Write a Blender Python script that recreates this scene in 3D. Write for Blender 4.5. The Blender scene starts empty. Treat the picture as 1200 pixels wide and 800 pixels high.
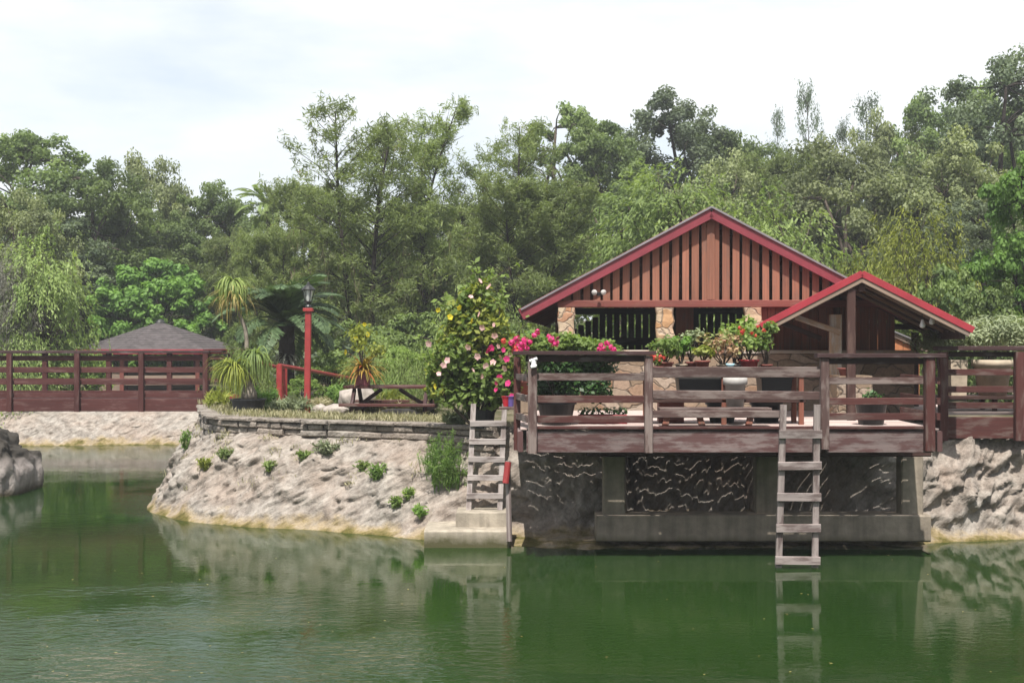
import bpy, math, random
import numpy as np
from mathutils import Vector, Matrix, noise as mnoise

SC = bpy.context.scene
COL = SC.collection
random.seed(7)
RNG = np.random.default_rng(11)

# ------------------------------------------------------------------ camera, sky, sun, exposure
CAM_H, FOC = 2.62, 1600.0          # eye height over the water; focal length in photo pixels (1200 wide)
cam = bpy.data.cameras.new('camera'); camo = bpy.data.objects.new('camera', cam); COL.objects.link(camo)
camo.location = (0, 0, CAM_H); camo.rotation_euler = (math.radians(90), 0, 0)
cam.sensor_width = 36; cam.lens = 36 * FOC / 1200; cam.clip_start = 0.1; cam.clip_end = 3000
SC.camera = camo

SUN_EL, SUN_AZ = 60.0, 188.0       # azimuth clockwise from +Y: the sun stands behind the camera, a little to the left
el, az = math.radians(SUN_EL), math.radians(SUN_AZ)
to_sun = Vector((math.sin(az) * math.cos(el), math.cos(az) * math.cos(el), math.sin(el)))
sun = bpy.data.lights.new('sun', 'SUN'); suno = bpy.data.objects.new('sun', sun); COL.objects.link(suno)
sun.energy = 5.0; sun.angle = math.radians(0.6); sun.color = (1.0, 0.955, 0.88)
suno.rotation_euler = (-to_sun).to_track_quat('-Z', 'Y').to_euler(); suno.location = (0, -10, 40)

W = bpy.data.worlds.new('World'); SC.world = W; W.use_nodes = True
nt = W.node_tree; nt.nodes.clear()
def wn(t, **k):
    n = nt.nodes.new(t)
    for a, b in k.items(): setattr(n, a, b)
    return n
wout = wn('ShaderNodeOutputWorld'); wbg = wn('ShaderNodeBackground'); sky = wn('ShaderNodeTexSky')
sky.sky_type = 'NISHITA'; sky.sun_disc = False; sky.sun_elevation = el; sky.sun_rotation = az
sky.air_density = 1.0; sky.dust_density = 1.5; sky.ozone_density = 1.0
wtc = wn('ShaderNodeTexCoord'); wmap = wn('ShaderNodeMapping'); wmap.inputs['Scale'].default_value = (1.6, 1.6, 5.5)
wmap.inputs['Location'].default_value = (3.1, 0.4, 0.55)
wno = wn('ShaderNodeTexNoise'); wno.inputs['Scale'].default_value = 1.5; wno.inputs['Detail'].default_value = 7; wno.inputs['Roughness'].default_value = 0.56
wra = wn('ShaderNodeValToRGB'); wra.color_ramp.elements[0].position = 0.36; wra.color_ramp.elements[1].position = 0.60
wra.color_ramp.elements[0].color = (0.45, 0.45, 0.45, 1); wra.color_ramp.elements[1].color = (1, 1, 1, 1)
wmix = wn('ShaderNodeMixRGB'); wmix.inputs['Color2'].default_value = (6.9, 7.15, 7.3, 1)
L = nt.links.new
L(wtc.outputs['Generated'], wmap.inputs['Vector']); L(wmap.outputs['Vector'], wno.inputs['Vector']); L(wno.outputs['Fac'], wra.inputs['Fac'])
L(wra.outputs['Color'], wmix.inputs['Fac']); L(sky.outputs['Color'], wmix.inputs['Color1']); L(wmix.outputs['Color'], wbg.inputs['Color'])
wbg.inputs['Strength'].default_value = 0.1; L(wbg.outputs['Background'], wout.inputs['Surface'])
SC.view_settings.view_transform = 'Standard'; SC.view_settings.look = 'None'; SC.view_settings.gamma = 1.0
SC.view_settings.exposure = 0.68; SC.view_settings.use_curve_mapping = False
SC.cycles.max_bounces = 7; SC.cycles.transparent_max_bounces = 8; SC.cycles.use_denoising = True
SC.cycles.caustics_reflective = False; SC.cycles.caustics_refractive = False

def P(px, py, Y): return Vector(((px - 600) / FOC * Y, Y, CAM_H - (py - 400) / FOC * Y))
def X(px, Y): return (px - 600) / FOC * Y
def Z(py, Y): return CAM_H - (py - 400) / FOC * Y

# ------------------------------------------------------------------ materials
class NT:
    def __init__(s, name):
        s.m = bpy.data.materials.new(name); s.m.use_nodes = True; s.t = s.m.node_tree; s.t.nodes.clear()
        s.out = s.n('ShaderNodeOutputMaterial')
    def n(s, t, **k):
        x = s.t.nodes.new(t)
        for a, b in k.items():
            if a.startswith('_'): x.inputs[a[1:].replace('_', ' ')].default_value = b
            else: setattr(x, a, b)
        return x
    def l(s, a, b): s.t.links.new(a, b)
    def ramp(s, fac, stops):
        r = s.n('ShaderNodeValToRGB'); e = r.color_ramp.elements
        while len(e) < len(stops): e.new(0.5)
        for q, (p, c) in zip(e, stops):
            q.position = p; q.color = (*c, 1) if len(c) == 3 else (c[0],) * 3 + (1,)
        s.l(fac, r.inputs['Fac']); return r.outputs['Color']
    def mix(s, fac, a, b, mode='MIX'):
        m = s.n('ShaderNodeMixRGB', blend_type=mode)
        for v, k in ((fac, 'Fac'), (a, 'Color1'), (b, 'Color2')):
            if isinstance(v, (int, float)): m.inputs[k].default_value = v
            elif isinstance(v, tuple): m.inputs[k].default_value = (*v, 1)
            else: s.l(v, m.inputs[k])
        return m.outputs['Color']
    def noise(s, vec, scale, detail=4, rough=0.55):
        x = s.n('ShaderNodeTexNoise', _Scale=scale, _Detail=detail, _Roughness=rough)
        if vec is not None: s.l(vec, x.inputs['Vector'])
        return x.outputs['Fac']
    def mapped(s, vec, scale=(1, 1, 1), rot=(0, 0, 0)):
        x = s.n('ShaderNodeMapping'); x.inputs['Scale'].default_value = scale; x.inputs['Rotation'].default_value = rot
        s.l(vec, x.inputs['Vector']); return x.outputs['Vector']
    def bump(s, h, strength, dist=0.02):
        b = s.n('ShaderNodeBump', _Strength=strength, _Distance=dist); s.l(h, b.inputs['Height']); return b.outputs['Normal']
    def principled(s, col, rough=0.7, normal=None, spec=0.3, metal=0.0):
        b = s.n('ShaderNodeBsdfPrincipled'); b.inputs['Specular IOR Level'].default_value = spec; b.inputs['Metallic'].default_value = metal
        if isinstance(col, tuple): b.inputs['Base Color'].default_value = (*col, 1)
        else: s.l(col, b.inputs['Base Color'])
        if isinstance(rough, (int, float)): b.inputs['Roughness'].default_value = rough
        else: s.l(rough, b.inputs['Roughness'])
        if normal is not None: s.l(normal, b.inputs['Normal'])
        s.l(b.outputs['BSDF'], s.out.inputs['Surface']); return b
    def uv(s): return s.n('ShaderNodeTexCoord').outputs['UV']
    def obj(s): return s.n('ShaderNodeTexCoord').outputs['Object']
    def pos(s): return s.n('ShaderNodeNewGeometry').outputs['Position']

def wood(name, paint, worn, amount, rough=0.75):
    """painted, weathered timber: UV u runs along the grain in metres; paint flakes off to grey wood in patches"""
    t = NT(name); uv = t.uv()
    grain = t.noise(t.mapped(uv, (1.2, 42, 1)), 1.0, 5, 0.6)
    patch = t.noise(t.mapped(uv, (2.3, 9, 1)), 1.0, 5, 0.65)
    tone = t.noise(t.mapped(uv, (0.35, 0.35, 1)), 1.0, 1)
    thr = 0.5 - (amount - 0.5) * 0.34
    c = t.mix(t.ramp(patch, [(thr - 0.05, (0,)), (thr + 0.07, (1,))]), paint, worn)
    g = t.ramp(grain, [(0.25, (0.55,)), (0.55, (1.0,)), (0.8, (1.15,))])
    c = t.mix(0.75, c, g, 'MULTIPLY')
    c = t.mix(0.6, c, t.ramp(tone, [(0.3, (0.6,)), (0.7, (1.25,))]), 'MULTIPLY')
    t.principled(c, rough, t.bump(grain, 0.5, 0.004), 0.25)
    return t.m

def plain(name, col, rough=0.5, var=0.25, scale=6.0, spec=0.4, metal=0.0, bumpd=0.004):
    t = NT(name); o = t.obj()
    n = t.noise(o, scale, 5, 0.6)
    c = t.mix(var, col, t.ramp(n, [(0.3, (0.25,)), (0.7, (1.3,))]), 'MULTIPLY')
    t.principled(c, rough, t.bump(t.noise(o, scale * 6, 3), 0.3, bumpd), spec, metal)
    return t.m

def foliage(name, dark, light, trans=0.3, warm=None, rough=0.55, hue=0.12):
    t = NT(name)
    a = t.n('ShaderNodeAttribute', attribute_name='var').outputs['Fac']
    stops = [(0.0, dark), (0.85, light)] + ([(1.0, warm)] if warm else [])
    c = t.ramp(a, stops)
    oi = t.n('ShaderNodeObjectInfo').outputs['Random']
    hs = t.n('ShaderNodeHueSaturation')
    mr = t.n('ShaderNodeMapRange'); mr.inputs['To Min'].default_value = 1 - hue * 2; mr.inputs['To Max'].default_value = 1 + hue * 2
    t.l(oi, mr.inputs['Value']); t.l(mr.outputs['Result'], hs.inputs['Value']); t.l(c, hs.inputs['Color'])
    c = hs.outputs['Color']
    b = t.n('ShaderNodeBsdfPrincipled'); b.inputs['Roughness'].default_value = rough; b.inputs['Specular IOR Level'].default_value = 0.3
    t.l(c, b.inputs['Base Color'])
    tr = t.n('ShaderNodeBsdfTranslucent'); t.l(t.mix(1.0, c, (1.15, 1.2, 0.6), 'MULTIPLY'), tr.inputs['Color'])
    ms = t.n('ShaderNodeMixShader', _Fac=trans); t.l(b.outputs['BSDF'], ms.inputs[1]); t.l(tr.outputs['BSDF'], ms.inputs[2])
    t.l(ms.outputs['Shader'], t.out.inputs['Surface'])
    return t.m

def masonry(name, cols, mortar, scale=3.2, flat=2.0):
    """rubble stone: every voronoi cell a stone of its own tone"""
    t = NT(name); o = t.obj()
    wob = t.n('ShaderNodeTexNoise', _Scale=4.0); t.l(o, wob.inputs['Vector'])
    vec = t.mix(0.22, o, wob.outputs['Color'], 'ADD'); vec = t.mapped(vec, (1, 1, flat))
    v1 = t.n('ShaderNodeTexVoronoi', _Scale=scale); t.l(vec, v1.inputs['Vector'])
    v2 = t.n('ShaderNodeTexVoronoi', feature='DISTANCE_TO_EDGE', _Scale=scale); t.l(vec, v2.inputs['Vector'])
    sep = t.n('ShaderNodeSeparateColor'); t.l(v1.outputs['Color'], sep.inputs['Color'])
    n = len(cols); c = t.ramp(sep.outputs['Red'], [(i / (n - 1), k) for i, k in enumerate(cols)])
    fine = t.noise(o, 22, 5, 0.65)
    c = t.mix(0.6, c, t.ramp(fine, [(0.3, (0.55,)), (0.7, (1.2,))]), 'MULTIPLY')
    edge = t.ramp(v2.outputs['Distance'], [(0.0, (0,)), (0.045, (1,))])
    c = t.mix(edge, mortar, c)
    h = t.mix(0.3, edge, fine)
    t.principled(c, 0.9, t.bump(h, 0.9, 0.03), 0.15)
    return t.m

M = {}
M['maroon_wood'] = wood('maroon_wood', (0.070, 0.023, 0.020), (0.120, 0.080, 0.070), 0.34)
M['bridge_wood'] = wood('bridge_wood', (0.070, 0.022, 0.020), (0.115, 0.06, 0.054), 0.28)
M['grey_wood'] = wood('grey_wood', (0.085, 0.050, 0.045), (0.190, 0.148, 0.135), 0.48)
M['ladder_wood'] = wood('ladder_wood', (0.13, 0.098, 0.092), (0.26, 0.22, 0.208), 0.62)
M['pale_ladder'] = wood('pale_ladder_wood', (0.20, 0.165, 0.155), (0.35, 0.31, 0.295), 0.65)
M['deck_fascia'] = wood('deck_fascia_paint', (0.095, 0.048, 0.046), (0.175, 0.132, 0.127), 0.50)
M['deck_floor'] = wood('deck_floor_boards', (0.42, 0.32, 0.29), (0.52, 0.43, 0.40), 0.5)
M['rail_cap'] = wood('rail_cap', (0.045, 0.022, 0.022), (0.14, 0.11, 0.11), 0.25)
M['gable_wood'] = wood('salmon_board', (0.250, 0.108, 0.070), (0.20, 0.098, 0.07), 0.3)
M['beam_wood'] = wood('red_brown_beam', (0.17, 0.052, 0.042), (0.18, 0.07, 0.055), 0.3)
M['wall_wood'] = wood('brown_wall_board', (0.20, 0.075, 0.05), (0.17, 0.09, 0.065), 0.35)
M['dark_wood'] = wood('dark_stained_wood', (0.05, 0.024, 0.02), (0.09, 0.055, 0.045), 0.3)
M['orange_wood'] = wood('orange_board', (0.42, 0.165, 0.075), (0.36, 0.15, 0.08), 0.3)
M['pale_wood'] = wood('pale_timber', (0.27, 0.195, 0.15), (0.22, 0.17, 0.14), 0.4)
M['log_wood'] = wood('split_log', (0.36, 0.25, 0.17), (0.42, 0.36, 0.31), 0.5)
M['fascia_red'] = plain('maroon_fascia', (0.20, 0.032, 0.045), 0.45, 0.3, 3.0)
M['trim_red'] = plain('bright_red_trim', (0.30, 0.028, 0.040), 0.4, 0.3, 3.0)
M['pole_red'] = plain('red_painted_pole', (0.27, 0.030, 0.030), 0.5, 0.35, 9.0)
M['metal_roof'] = plain('grey_metal_roof', (0.23, 0.215, 0.23), 0.42, 0.3, 1.5, 0.5, 0.4)
M['soffit'] = wood('dark_red_soffit', (0.10, 0.028, 0.024), (0.12, 0.04, 0.03), 0.3)
M['black_plastic'] = plain('black_plastic', (0.014, 0.014, 0.017), 0.45, 0.3)
M['black_iron'] = plain('black_iron', (0.02, 0.02, 0.02), 0.4, 0.3)
M['lamp_glass'] = plain('frosted_lamp_glass', (0.55, 0.57, 0.55), 0.15, 0.1)
M['red_glaze'] = plain('dark_red_glazed_pot', (0.22, 0.014, 0.020), 0.3, 0.3)
M['terracotta'] = plain('rusty_red_pot', (0.22, 0.065, 0.05), 0.7, 0.4)
M['maroon_pot'] = plain('maroon_square_pot', (0.17, 0.04, 0.055), 0.5, 0.3)
M['grey_pot'] = plain('pale_grey_pot', (0.42, 0.40, 0.38), 0.7, 0.35)
M['beige_pot'] = plain('weathered_beige_pot', (0.45, 0.37, 0.28), 0.8, 0.5, 5)
M['white_paint'] = plain('white_paint', (0.75, 0.75, 0.75), 0.4, 0.15)
M['blue_glaze'] = plain('pale_blue_glaze', (0.38, 0.60, 0.68), 0.3, 0.2)
M['purple_cloth'] = plain('purple_foil', (0.13, 0.09, 0.30), 0.4, 0.3)
M['red_cloth'] = plain('red_foil', (0.42, 0.02, 0.035), 0.4, 0.3)
M['soil'] = plain('potting_soil', (0.035, 0.024, 0.018), 0.95, 0.5, 20)
M['bark'] = plain('grey_brown_bark', (0.085, 0.068, 0.055), 0.95, 0.7, 9, 0.1, 0, 0.03)
M['dark_bark'] = plain('dark_bark', (0.040, 0.032, 0.028), 0.95, 0.7, 9, 0.1, 0, 0.03)
M['palm_bark'] = plain('palm_bark', (0.22, 0.19, 0.155), 0.9, 0.6, 14, 0.1, 0, 0.03)
M['pale_twig'] = plain('pale_bare_twig', (0.30, 0.28, 0.26), 0.9, 0.4, 9, 0.1)
M['concrete'] = plain('weathered_concrete', (0.42, 0.36, 0.29), 0.9, 0.6, 4.0, 0.15, 0, 0.01)
M['dark_concrete'] = plain('damp_concrete', (0.29, 0.245, 0.195), 0.9, 0.6, 3.0, 0.15, 0, 0.01)
def stained(name, col):
    """cast concrete with a dark, ragged tide line and streaks"""
    t = NT(name); p = t.pos(); sp = t.n('ShaderNodeSeparateXYZ'); t.l(p, sp.inputs['Vector']); n = t.noise(p, 3.5, 6, .62)
    c = t.mix(.7, col, t.ramp(n, [(.3, (.45,)), (.7, (1.2,))]), 'MULTIPLY')
    st = t.noise(t.mapped(p, (9, 9, .7)), 1.0, 4); c = t.mix(.45, c, t.ramp(st, [(.35, (.5,)), (.6, (1.1,))]), 'MULTIPLY')
    ma = t.n('ShaderNodeMath', operation='MULTIPLY_ADD'); t.l(n, ma.inputs[0]); ma.inputs[1].default_value = -.30; t.l(sp.outputs['Z'], ma.inputs[2])
    mr = t.n('ShaderNodeMapRange'); t.l(ma.outputs[0], mr.inputs['Value']); mr.inputs['From Min'].default_value = .02; mr.inputs['From Max'].default_value = -.10
    c = t.mix(mr.outputs['Result'], c, (.075, .07, .035)); t.principled(c, .9, t.bump(t.noise(p, 20, 5, .65), .7, .012), .15); return t.m
M['concrete'] = stained('stained_concrete', (0.36, 0.315, 0.255)); M['dark_concrete'] = stained('damp_stained_concrete', (0.29, 0.245, 0.195))
M['pillar_stone'] = masonry('pillar_stone', [(0.42, 0.24, 0.12), (0.40, 0.30, 0.20), (0.50, 0.40, 0.30), (0.36, 0.17, 0.09)], (0.34, 0.27, 0.21), 3.5, 1.6)
M['wall_stone'] = masonry('wall_stone', [(0.27, 0.20, 0.145), (0.20, 0.145, 0.10), (0.34, 0.27, 0.215), (0.24, 0.145, 0.09)], (0.15, 0.12, 0.095), 2.6, 2.2)
M['quarry_stone'] = masonry('quarry_stone', [(0.38, 0.325, 0.285), (0.32, 0.27, 0.235), (0.43, 0.37, 0.325)], (0.27, 0.235, 0.21), 2.4, 5.0)
M['white_rock'] = plain('pale_limestone', (0.37, 0.325, 0.29), 0.9, 0.6, 7, 0.1, 0, 0.03)

F_ = {}
F_['oak'] = foliage('oak_leaf', (0.068, 0.108, 0.036), (0.190, 0.255, 0.085), 0.44)
F_['oak_grey'] = foliage('grey_oak_leaf', (0.120, 0.148, 0.066), (0.275, 0.310, 0.148), 0.42)
F_['oak_dark'] = foliage('dark_oak_leaf', (0.060, 0.088, 0.050), (0.160, 0.200, 0.112), 0.36)
F_['cypress'] = foliage('cypress_needle', (0.105, 0.142, 0.050), (0.240, 0.295, 0.108), 0.47, (0.18, 0.15, 0.10))
F_['cedar'] = foliage('cedar_needle', (0.055, 0.085, 0.052), (0.140, 0.185, 0.115), 0.38)
F_['willow'] = foliage('pale_green_leaf', (0.125, 0.185, 0.055), (0.270, 0.345, 0.120), 0.46)
F_['bright'] = foliage('bright_green_leaf', (0.070, 0.145, 0.032), (0.175, 0.300, 0.068), 0.46)
F_['yellow'] = foliage('yellow_green_leaf', (0.130, 0.165, 0.030), (0.31, 0.34, 0.065), 0.42)
F_['bush'] = foliage('garden_leaf', (0.085, 0.145, 0.034), (0.235, 0.325, 0.085), 0.47)
F_['dark_bush'] = foliage('dark_garden_leaf', (0.022, 0.058, 0.018), (0.070, 0.145, 0.040), 0.28, None, 0.4)
F_['lime'] = foliage('lime_strap_leaf', (0.15, 0.22, 0.055), (0.32, 0.39, 0.13), 0.4)
F_['dry'] = foliage('dry_strap_leaf', (0.28, 0.20, 0.07), (0.40, 0.34, 0.12), 0.3)
F_['silver'] = foliage('silver_green_leaf', (0.11, 0.14, 0.075), (0.28, 0.32, 0.19), 0.3)
F_['croton'] = foliage('orange_croton_leaf', (0.22, 0.22, 0.04), (0.42, 0.26, 0.06), 0.35, (0.40, 0.09, 0.03))
F_['palm'] = foliage('palm_leaflet', (0.035, 0.070, 0.028), (0.11, 0.165, 0.075), 0.25)
F_['weed'] = foliage('feathery_weed', (0.11, 0.21, 0.045), (0.25, 0.38, 0.10), 0.45)
F_['straw'] = foliage('dry_grass_blade', (0.20, 0.20, 0.10), (0.42, 0.38, 0.24), 0.3)
F_['moss'] = foliage('grey_moss_twig', (0.12, 0.115, 0.095), (0.30, 0.29, 0.25), 0.25)
F_['pink'] = foliage('pale_pink_petal', (0.60, 0.30, 0.33), (0.72, 0.50, 0.48), 0.3, hue=0.08)
F_['hot'] = foliage('magenta_petal', (0.50, 0.016, 0.13), (0.66, 0.06, 0.24), 0.3, hue=0.08)
F_['red'] = foliage('red_petal', (0.48, 0.03, 0.03), (0.62, 0.10, 0.07), 0.3, hue=0.08)
F_['gold'] = foliage('yellow_petal', (0.62, 0.46, 0.02), (0.76, 0.66, 0.06), 0.3, hue=0.08)
F_['tipred'] = foliage('coral_leaf', (0.16, 0.22, 0.07), (0.46, 0.24, 0.18), 0.3, (0.52, 0.38, 0.28))

# ------------------------------------------------------------------ helpers
def link(name, me, parent=None, mat=None):
    o = bpy.data.objects.new(name, me); COL.objects.link(o)
    if parent is not None: o.parent = parent
    if mat is not None: me.materials.append(mat)
    return o
def tag(o, label=None, cat=None, group=None, kind=None):
    if label: o['label'] = label
    if cat: o['category'] = cat
    if group: o['group'] = group
    if kind: o['kind'] = kind
    return o
def thing(name, label, cat, loc=(0, 0, 0), rz=0.0, group=None):
    o = bpy.data.objects.new(name, None); COL.objects.link(o); o.empty_display_size = 0.2
    o.location = loc; o.rotation_euler = (0, 0, rz)
    return tag(o, label, cat, group)
def copy_tree(o, parent=None):
    c = o.copy(); COL.objects.link(c)
    if parent is not None: c.parent = parent
    for ch in list(o.children): copy_tree(ch, c)
    return c

class MB:
    """collects bars, boxes, tubes and lathes; build() links them as one mesh object"""
    def __init__(s): s.v = []; s.f = []; s.uv = []
    def poly(s, pts, uvs=None):
        b = len(s.v); s.v += [tuple(p) for p in pts]; s.f.append(list(range(b, b + len(pts))))
        s.uv += uvs if uvs else [(p[0] + p[1], p[2]) for p in pts]
    def prism(s, sec0, sec1, u0, u1, v0=0.0, caps=True):
        n = len(sec0); b = len(s.v); per = [0.0]
        for i in range(n): per.append(per[-1] + (Vector(sec0[(i + 1) % n]) - Vector(sec0[i])).length)
        for i in range(n):
            j = (i + 1) % n
            s.poly([sec0[i], sec0[j], sec1[j], sec1[i]], [(u0, v0 + per[i]), (u0, v0 + per[i + 1]), (u1, v0 + per[i + 1]), (u1, v0 + per[i])])
        if caps:
            s.poly(list(reversed(sec0)), [(u0 + 0.02 * i, v0) for i in range(n)]); s.poly(sec1, [(u1 + 0.02 * i, v0) for i in range(n)])
    def bar(s, p0, p1, w, h, up=(0, 0, 1), ch=0.1, sag=0.0):
        """timber of width w (sideways) and height h (along up) from p0 to p1, arrises slightly eased"""
        p0, p1 = Vector(p0), Vector(p1); d = (p1 - p0); ln = d.length; d.normalize()
        upv = Vector(up); side = d.cross(upv)
        if side.length < 1e-5: side = d.cross(Vector((1, 0, 0)))
        side.normalize(); upv = side.cross(d).normalized()
        c = min(w, h) * ch
        sec = [(-w/2 + c, -h/2), (w/2 - c, -h/2), (w/2, -h/2 + c), (w/2, h/2 - c), (w/2 - c, h/2), (-w/2 + c, h/2), (-w/2, h/2 - c), (-w/2, -h/2 + c)]
        A = [p0 + side * a + upv * b for a, b in sec]; B = [p1 + side * a + upv * b for a, b in sec]
        u0, v0 = random.uniform(0, 60), random.uniform(0, 60)
        s.prism(A, B, u0, u0 + ln, v0); return s
    def box(s, x0, x1, y0, y1, z0, z1, ch=0.1):
        dx, dy, dz = x1 - x0, y1 - y0, z1 - z0; cx, cy, cz = (x0 + x1) / 2, (y0 + y1) / 2, (z0 + z1) / 2
        if dz >= dx and dz >= dy: return s.bar((cx, cy, z0), (cx, cy, z1), dy, dx, (1, 0, 0), ch)
        if dx >= dy: return s.bar((x0, cy, cz), (x1, cy, cz), dy, dz, (0, 0, 1), ch)
        return s.bar((cx, y0, cz), (cx, y1, cz), dx, dz, (0, 0, 1), ch)
    def tube(s, pts, rad, n=6, caps=True):
        pts = [Vector(p) for p in pts]; rings = []; a = None; u = random.uniform(0, 20)
        for i, p in enumerate(pts):
            d = (pts[min(i + 1, len(pts) - 1)] - pts[max(i - 1, 0)]).normalized()
            if a is None: a = d.cross(Vector((0, 1, 0.02)) if abs(d.y) < 0.9 else Vector((1, 0, 0.02))).normalized()
            a = (a - d * a.dot(d)).normalized(); b = d.cross(a)
            r = rad[i] if hasattr(rad, '__len__') else rad
            rings.append([p + (a * math.cos(2 * math.pi * k / n) + b * math.sin(2 * math.pi * k / n)) * r for k in range(n)])
        base = len(s.v)
        for i, rg in enumerate(rings):
            s.v += [tuple(q) for q in rg]
        for i in range(len(rings) - 1):
            for k in range(n):
                k2 = (k + 1) % n
                s.f.append([base + i * n + k, base + i * n + k2, base + (i + 1) * n + k2, base + (i + 1) * n + k])
                s.uv += [(u + i * .3, k * .1), (u + i * .3, k * .1 + .1), (u + i * .3 + .3, k * .1 + .1), (u + i * .3 + .3, k * .1)]
        if caps:
            s.f.append([base + k for k in reversed(range(n))]); s.uv += [(u, 0)] * n
            s.f.append([base + (len(rings) - 1) * n + k for k in range(n)]); s.uv += [(u, 0)] * n
        return s
    def lathe(s, prof, c=(0, 0, 0), n=24, square=False):
        base = len(s.v); m = len(prof)
        for r, z in prof:
            for k in range(n):
                a = 2 * math.pi * (k + 0.5) / n
                f = 1.0 if not square else 1 / max(abs(math.cos(a)), abs(math.sin(a)))
                s.v.append((c[0] + r * f * math.cos(a), c[1] + r * f * math.sin(a), c[2] + z))
        for i in range(m - 1):
            for k in range(n):
                k2 = (k + 1) % n
                s.f.append([base + i * n + k, base + i * n + k2, base + (i + 1) * n + k2, base + (i + 1) * n + k]); s.uv += [(k * .1, i * .1)] * 4
        return s
    def mesh(s, name, smooth=False):
        me = bpy.data.meshes.new(name); me.from_pydata(s.v, [], s.f)
        uvl = me.uv_layers.new(name='UVMap'); flat = np.array(s.uv, dtype=np.float32).ravel(); uvl.data.foreach_set('uv', flat)
        if smooth: me.polygons.foreach_set('use_smooth', [True] * len(me.polygons))
        me.update(); return me
    def build(s, name, mat, parent=None, smooth=False): return link(name, s.mesh(name, smooth), parent, mat)

class Leaves:
    """diamond-shaped leaves as numpy arrays, one 'var' value each"""
    def __init__(s, seed=0): s.q = []; s.a = []; s.rng = np.random.default_rng(seed + 70001)
    def add(s, C, N, L, Wd, axis=None, var=None, spread=0.25, bend=0.0):
        C = np.asarray(C, float); n = len(C)
        if n == 0: return
        N = np.asarray(N, float); N = N / (np.linalg.norm(N, axis=1, keepdims=True) + 1e-9)
        A = s.rng.normal(size=(n, 3)) if axis is None else np.asarray(axis, float) + s.rng.normal(size=(n, 3)) * 0.2
        A = A - N * np.sum(A * N, 1, keepdims=True); A /= (np.linalg.norm(A, axis=1, keepdims=True) + 1e-9)
        B = np.cross(N, A); k = 1 + spread * s.rng.uniform(-1, 1, (n, 1)); l = L * k / 2; w = Wd * k / 2
        s.q.append(np.stack([C - A * l, C + B * w + N * bend * l, C + A * l, C - B * w + N * bend * l], 1))
        s.a.append(s.rng.uniform(0, 1, n) if var is None else np.clip(var + s.rng.normal(0, 0.13, n), 0, 1))
    def cloud(s, c, r, n, L, Wd, up=0.5, out=0.6, var=None, shell=0.33, droop=None):
        """a clump: leaves through an ellipsoid of radii r round c"""
        d = s.rng.normal(size=(n, 3)); d /= np.linalg.norm(d, axis=1, keepdims=True)
        rr = s.rng.uniform(0, 1, (n, 1)) ** shell
        C = np.asarray(c) + d * rr * np.asarray(r)
        N = d * out + np.array([0, 0, up]) + s.rng.normal(size=(n, 3)) * 0.55
        ax = None if droop is None else d * 0.5 + np.array([0, 0, -droop])
        s.add(C, N, L, Wd, ax, var)
    def mesh(s, name):
        q = np.concatenate(s.q).astype(np.float32); a = np.concatenate(s.a).astype(np.float32); n = len(q)
        me = bpy.data.meshes.new(name)
        me.vertices.add(n * 4); me.loops.add(n * 4); me.polygons.add(n)
        me.vertices.foreach_set('co', q.ravel()); me.loops.foreach_set('vertex_index', np.arange(n * 4, dtype=np.int32))
        me.polygons.foreach_set('loop_start', np.arange(0, n * 4, 4, dtype=np.int32))
        me.update(calc_edges=True)
        at = me.attributes.new('var', 'FLOAT', 'FACE'); at.data.foreach_set('value', a)
        return me
    def build(s, name, mat, parent=None): return link(name, s.mesh(name), parent, mat)

def vnoise(p, s=1.0): return mnoise.noise(Vector(p) * s)

# ------------------------------------------------------------------ setting: shore, ground, water
SHORE = [(-200, 37), (-60, 35.5), (-30, 34.9), (-20, 34.6), (-15, 34.5), (-13, 34.4), (-11.5, 34.3), (-10, 34.6), (-8.8, 34.8), (-8.1, 34.2), (-7.5, 31.5), (-6.9, 28), (-6.3, 24.5),
         (-5.86, 22.4), (-5.70, 21.4), (-5.25, 20.4), (-4.57, 19.8), (-3.6, 19.2), (-2.36, 18.85), (-1.12, 18.0), (-0.3, 17.6), (0.22, 17.3), (1.08, 16.95), (3.2, 16.9),
         (4.7, 17.1), (5.4, 17.6), (6.1, 18.0), (6.9, 18.1), (10, 18.3), (20, 18), (60, 16), (200, 14)]
#            x-position   ledge  wall  top   kind of station, keyed on arclength below
def smooth(pts, it=2):
    for _ in range(it):
        q = [pts[0]]
        for a, b in zip(pts, pts[1:]):
            q.append((a[0] * .75 + b[0] * .25, a[1] * .75 + b[1] * .25)); q.append((a[0] * .25 + b[0] * .75, a[1] * .25 + b[1] * .75))
        q.append(pts[-1]); pts = q
    return pts
SHORE_S = np.array(smooth(SHORE, 2))

def land_sd(xy):
    """signed distance to the shore, positive on land"""
    a = SHORE_S[:-1]; b = SHORE_S[1:]; out = np.full(len(xy), 1e9)
    for p, q in zip(a, b):
        d = q - p; t = np.clip(((xy - p) @ d) / (d @ d), 0, 1); out = np.minimum(out, np.linalg.norm(xy - (p + t[:, None] * d), axis=1))
    poly = np.vstack([SHORE_S, [[200, 3000], [-200, 3000]]]); ins = np.zeros(len(xy), bool)
    j = len(poly) - 1
    for i in range(len(poly)):
        xi, yi = poly[i]; xj, yj = poly[j]
        c = ((yi > xy[:, 1]) != (yj > xy[:, 1])) & (xy[:, 0] < (xj - xi) * (xy[:, 1] - yi) / (yj - yi + 1e-12) + xi)
        ins ^= c; j = i
    ins |= np.abs(xy[:, 0]) >= 200
    return np.where(ins, out, -out)

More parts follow.
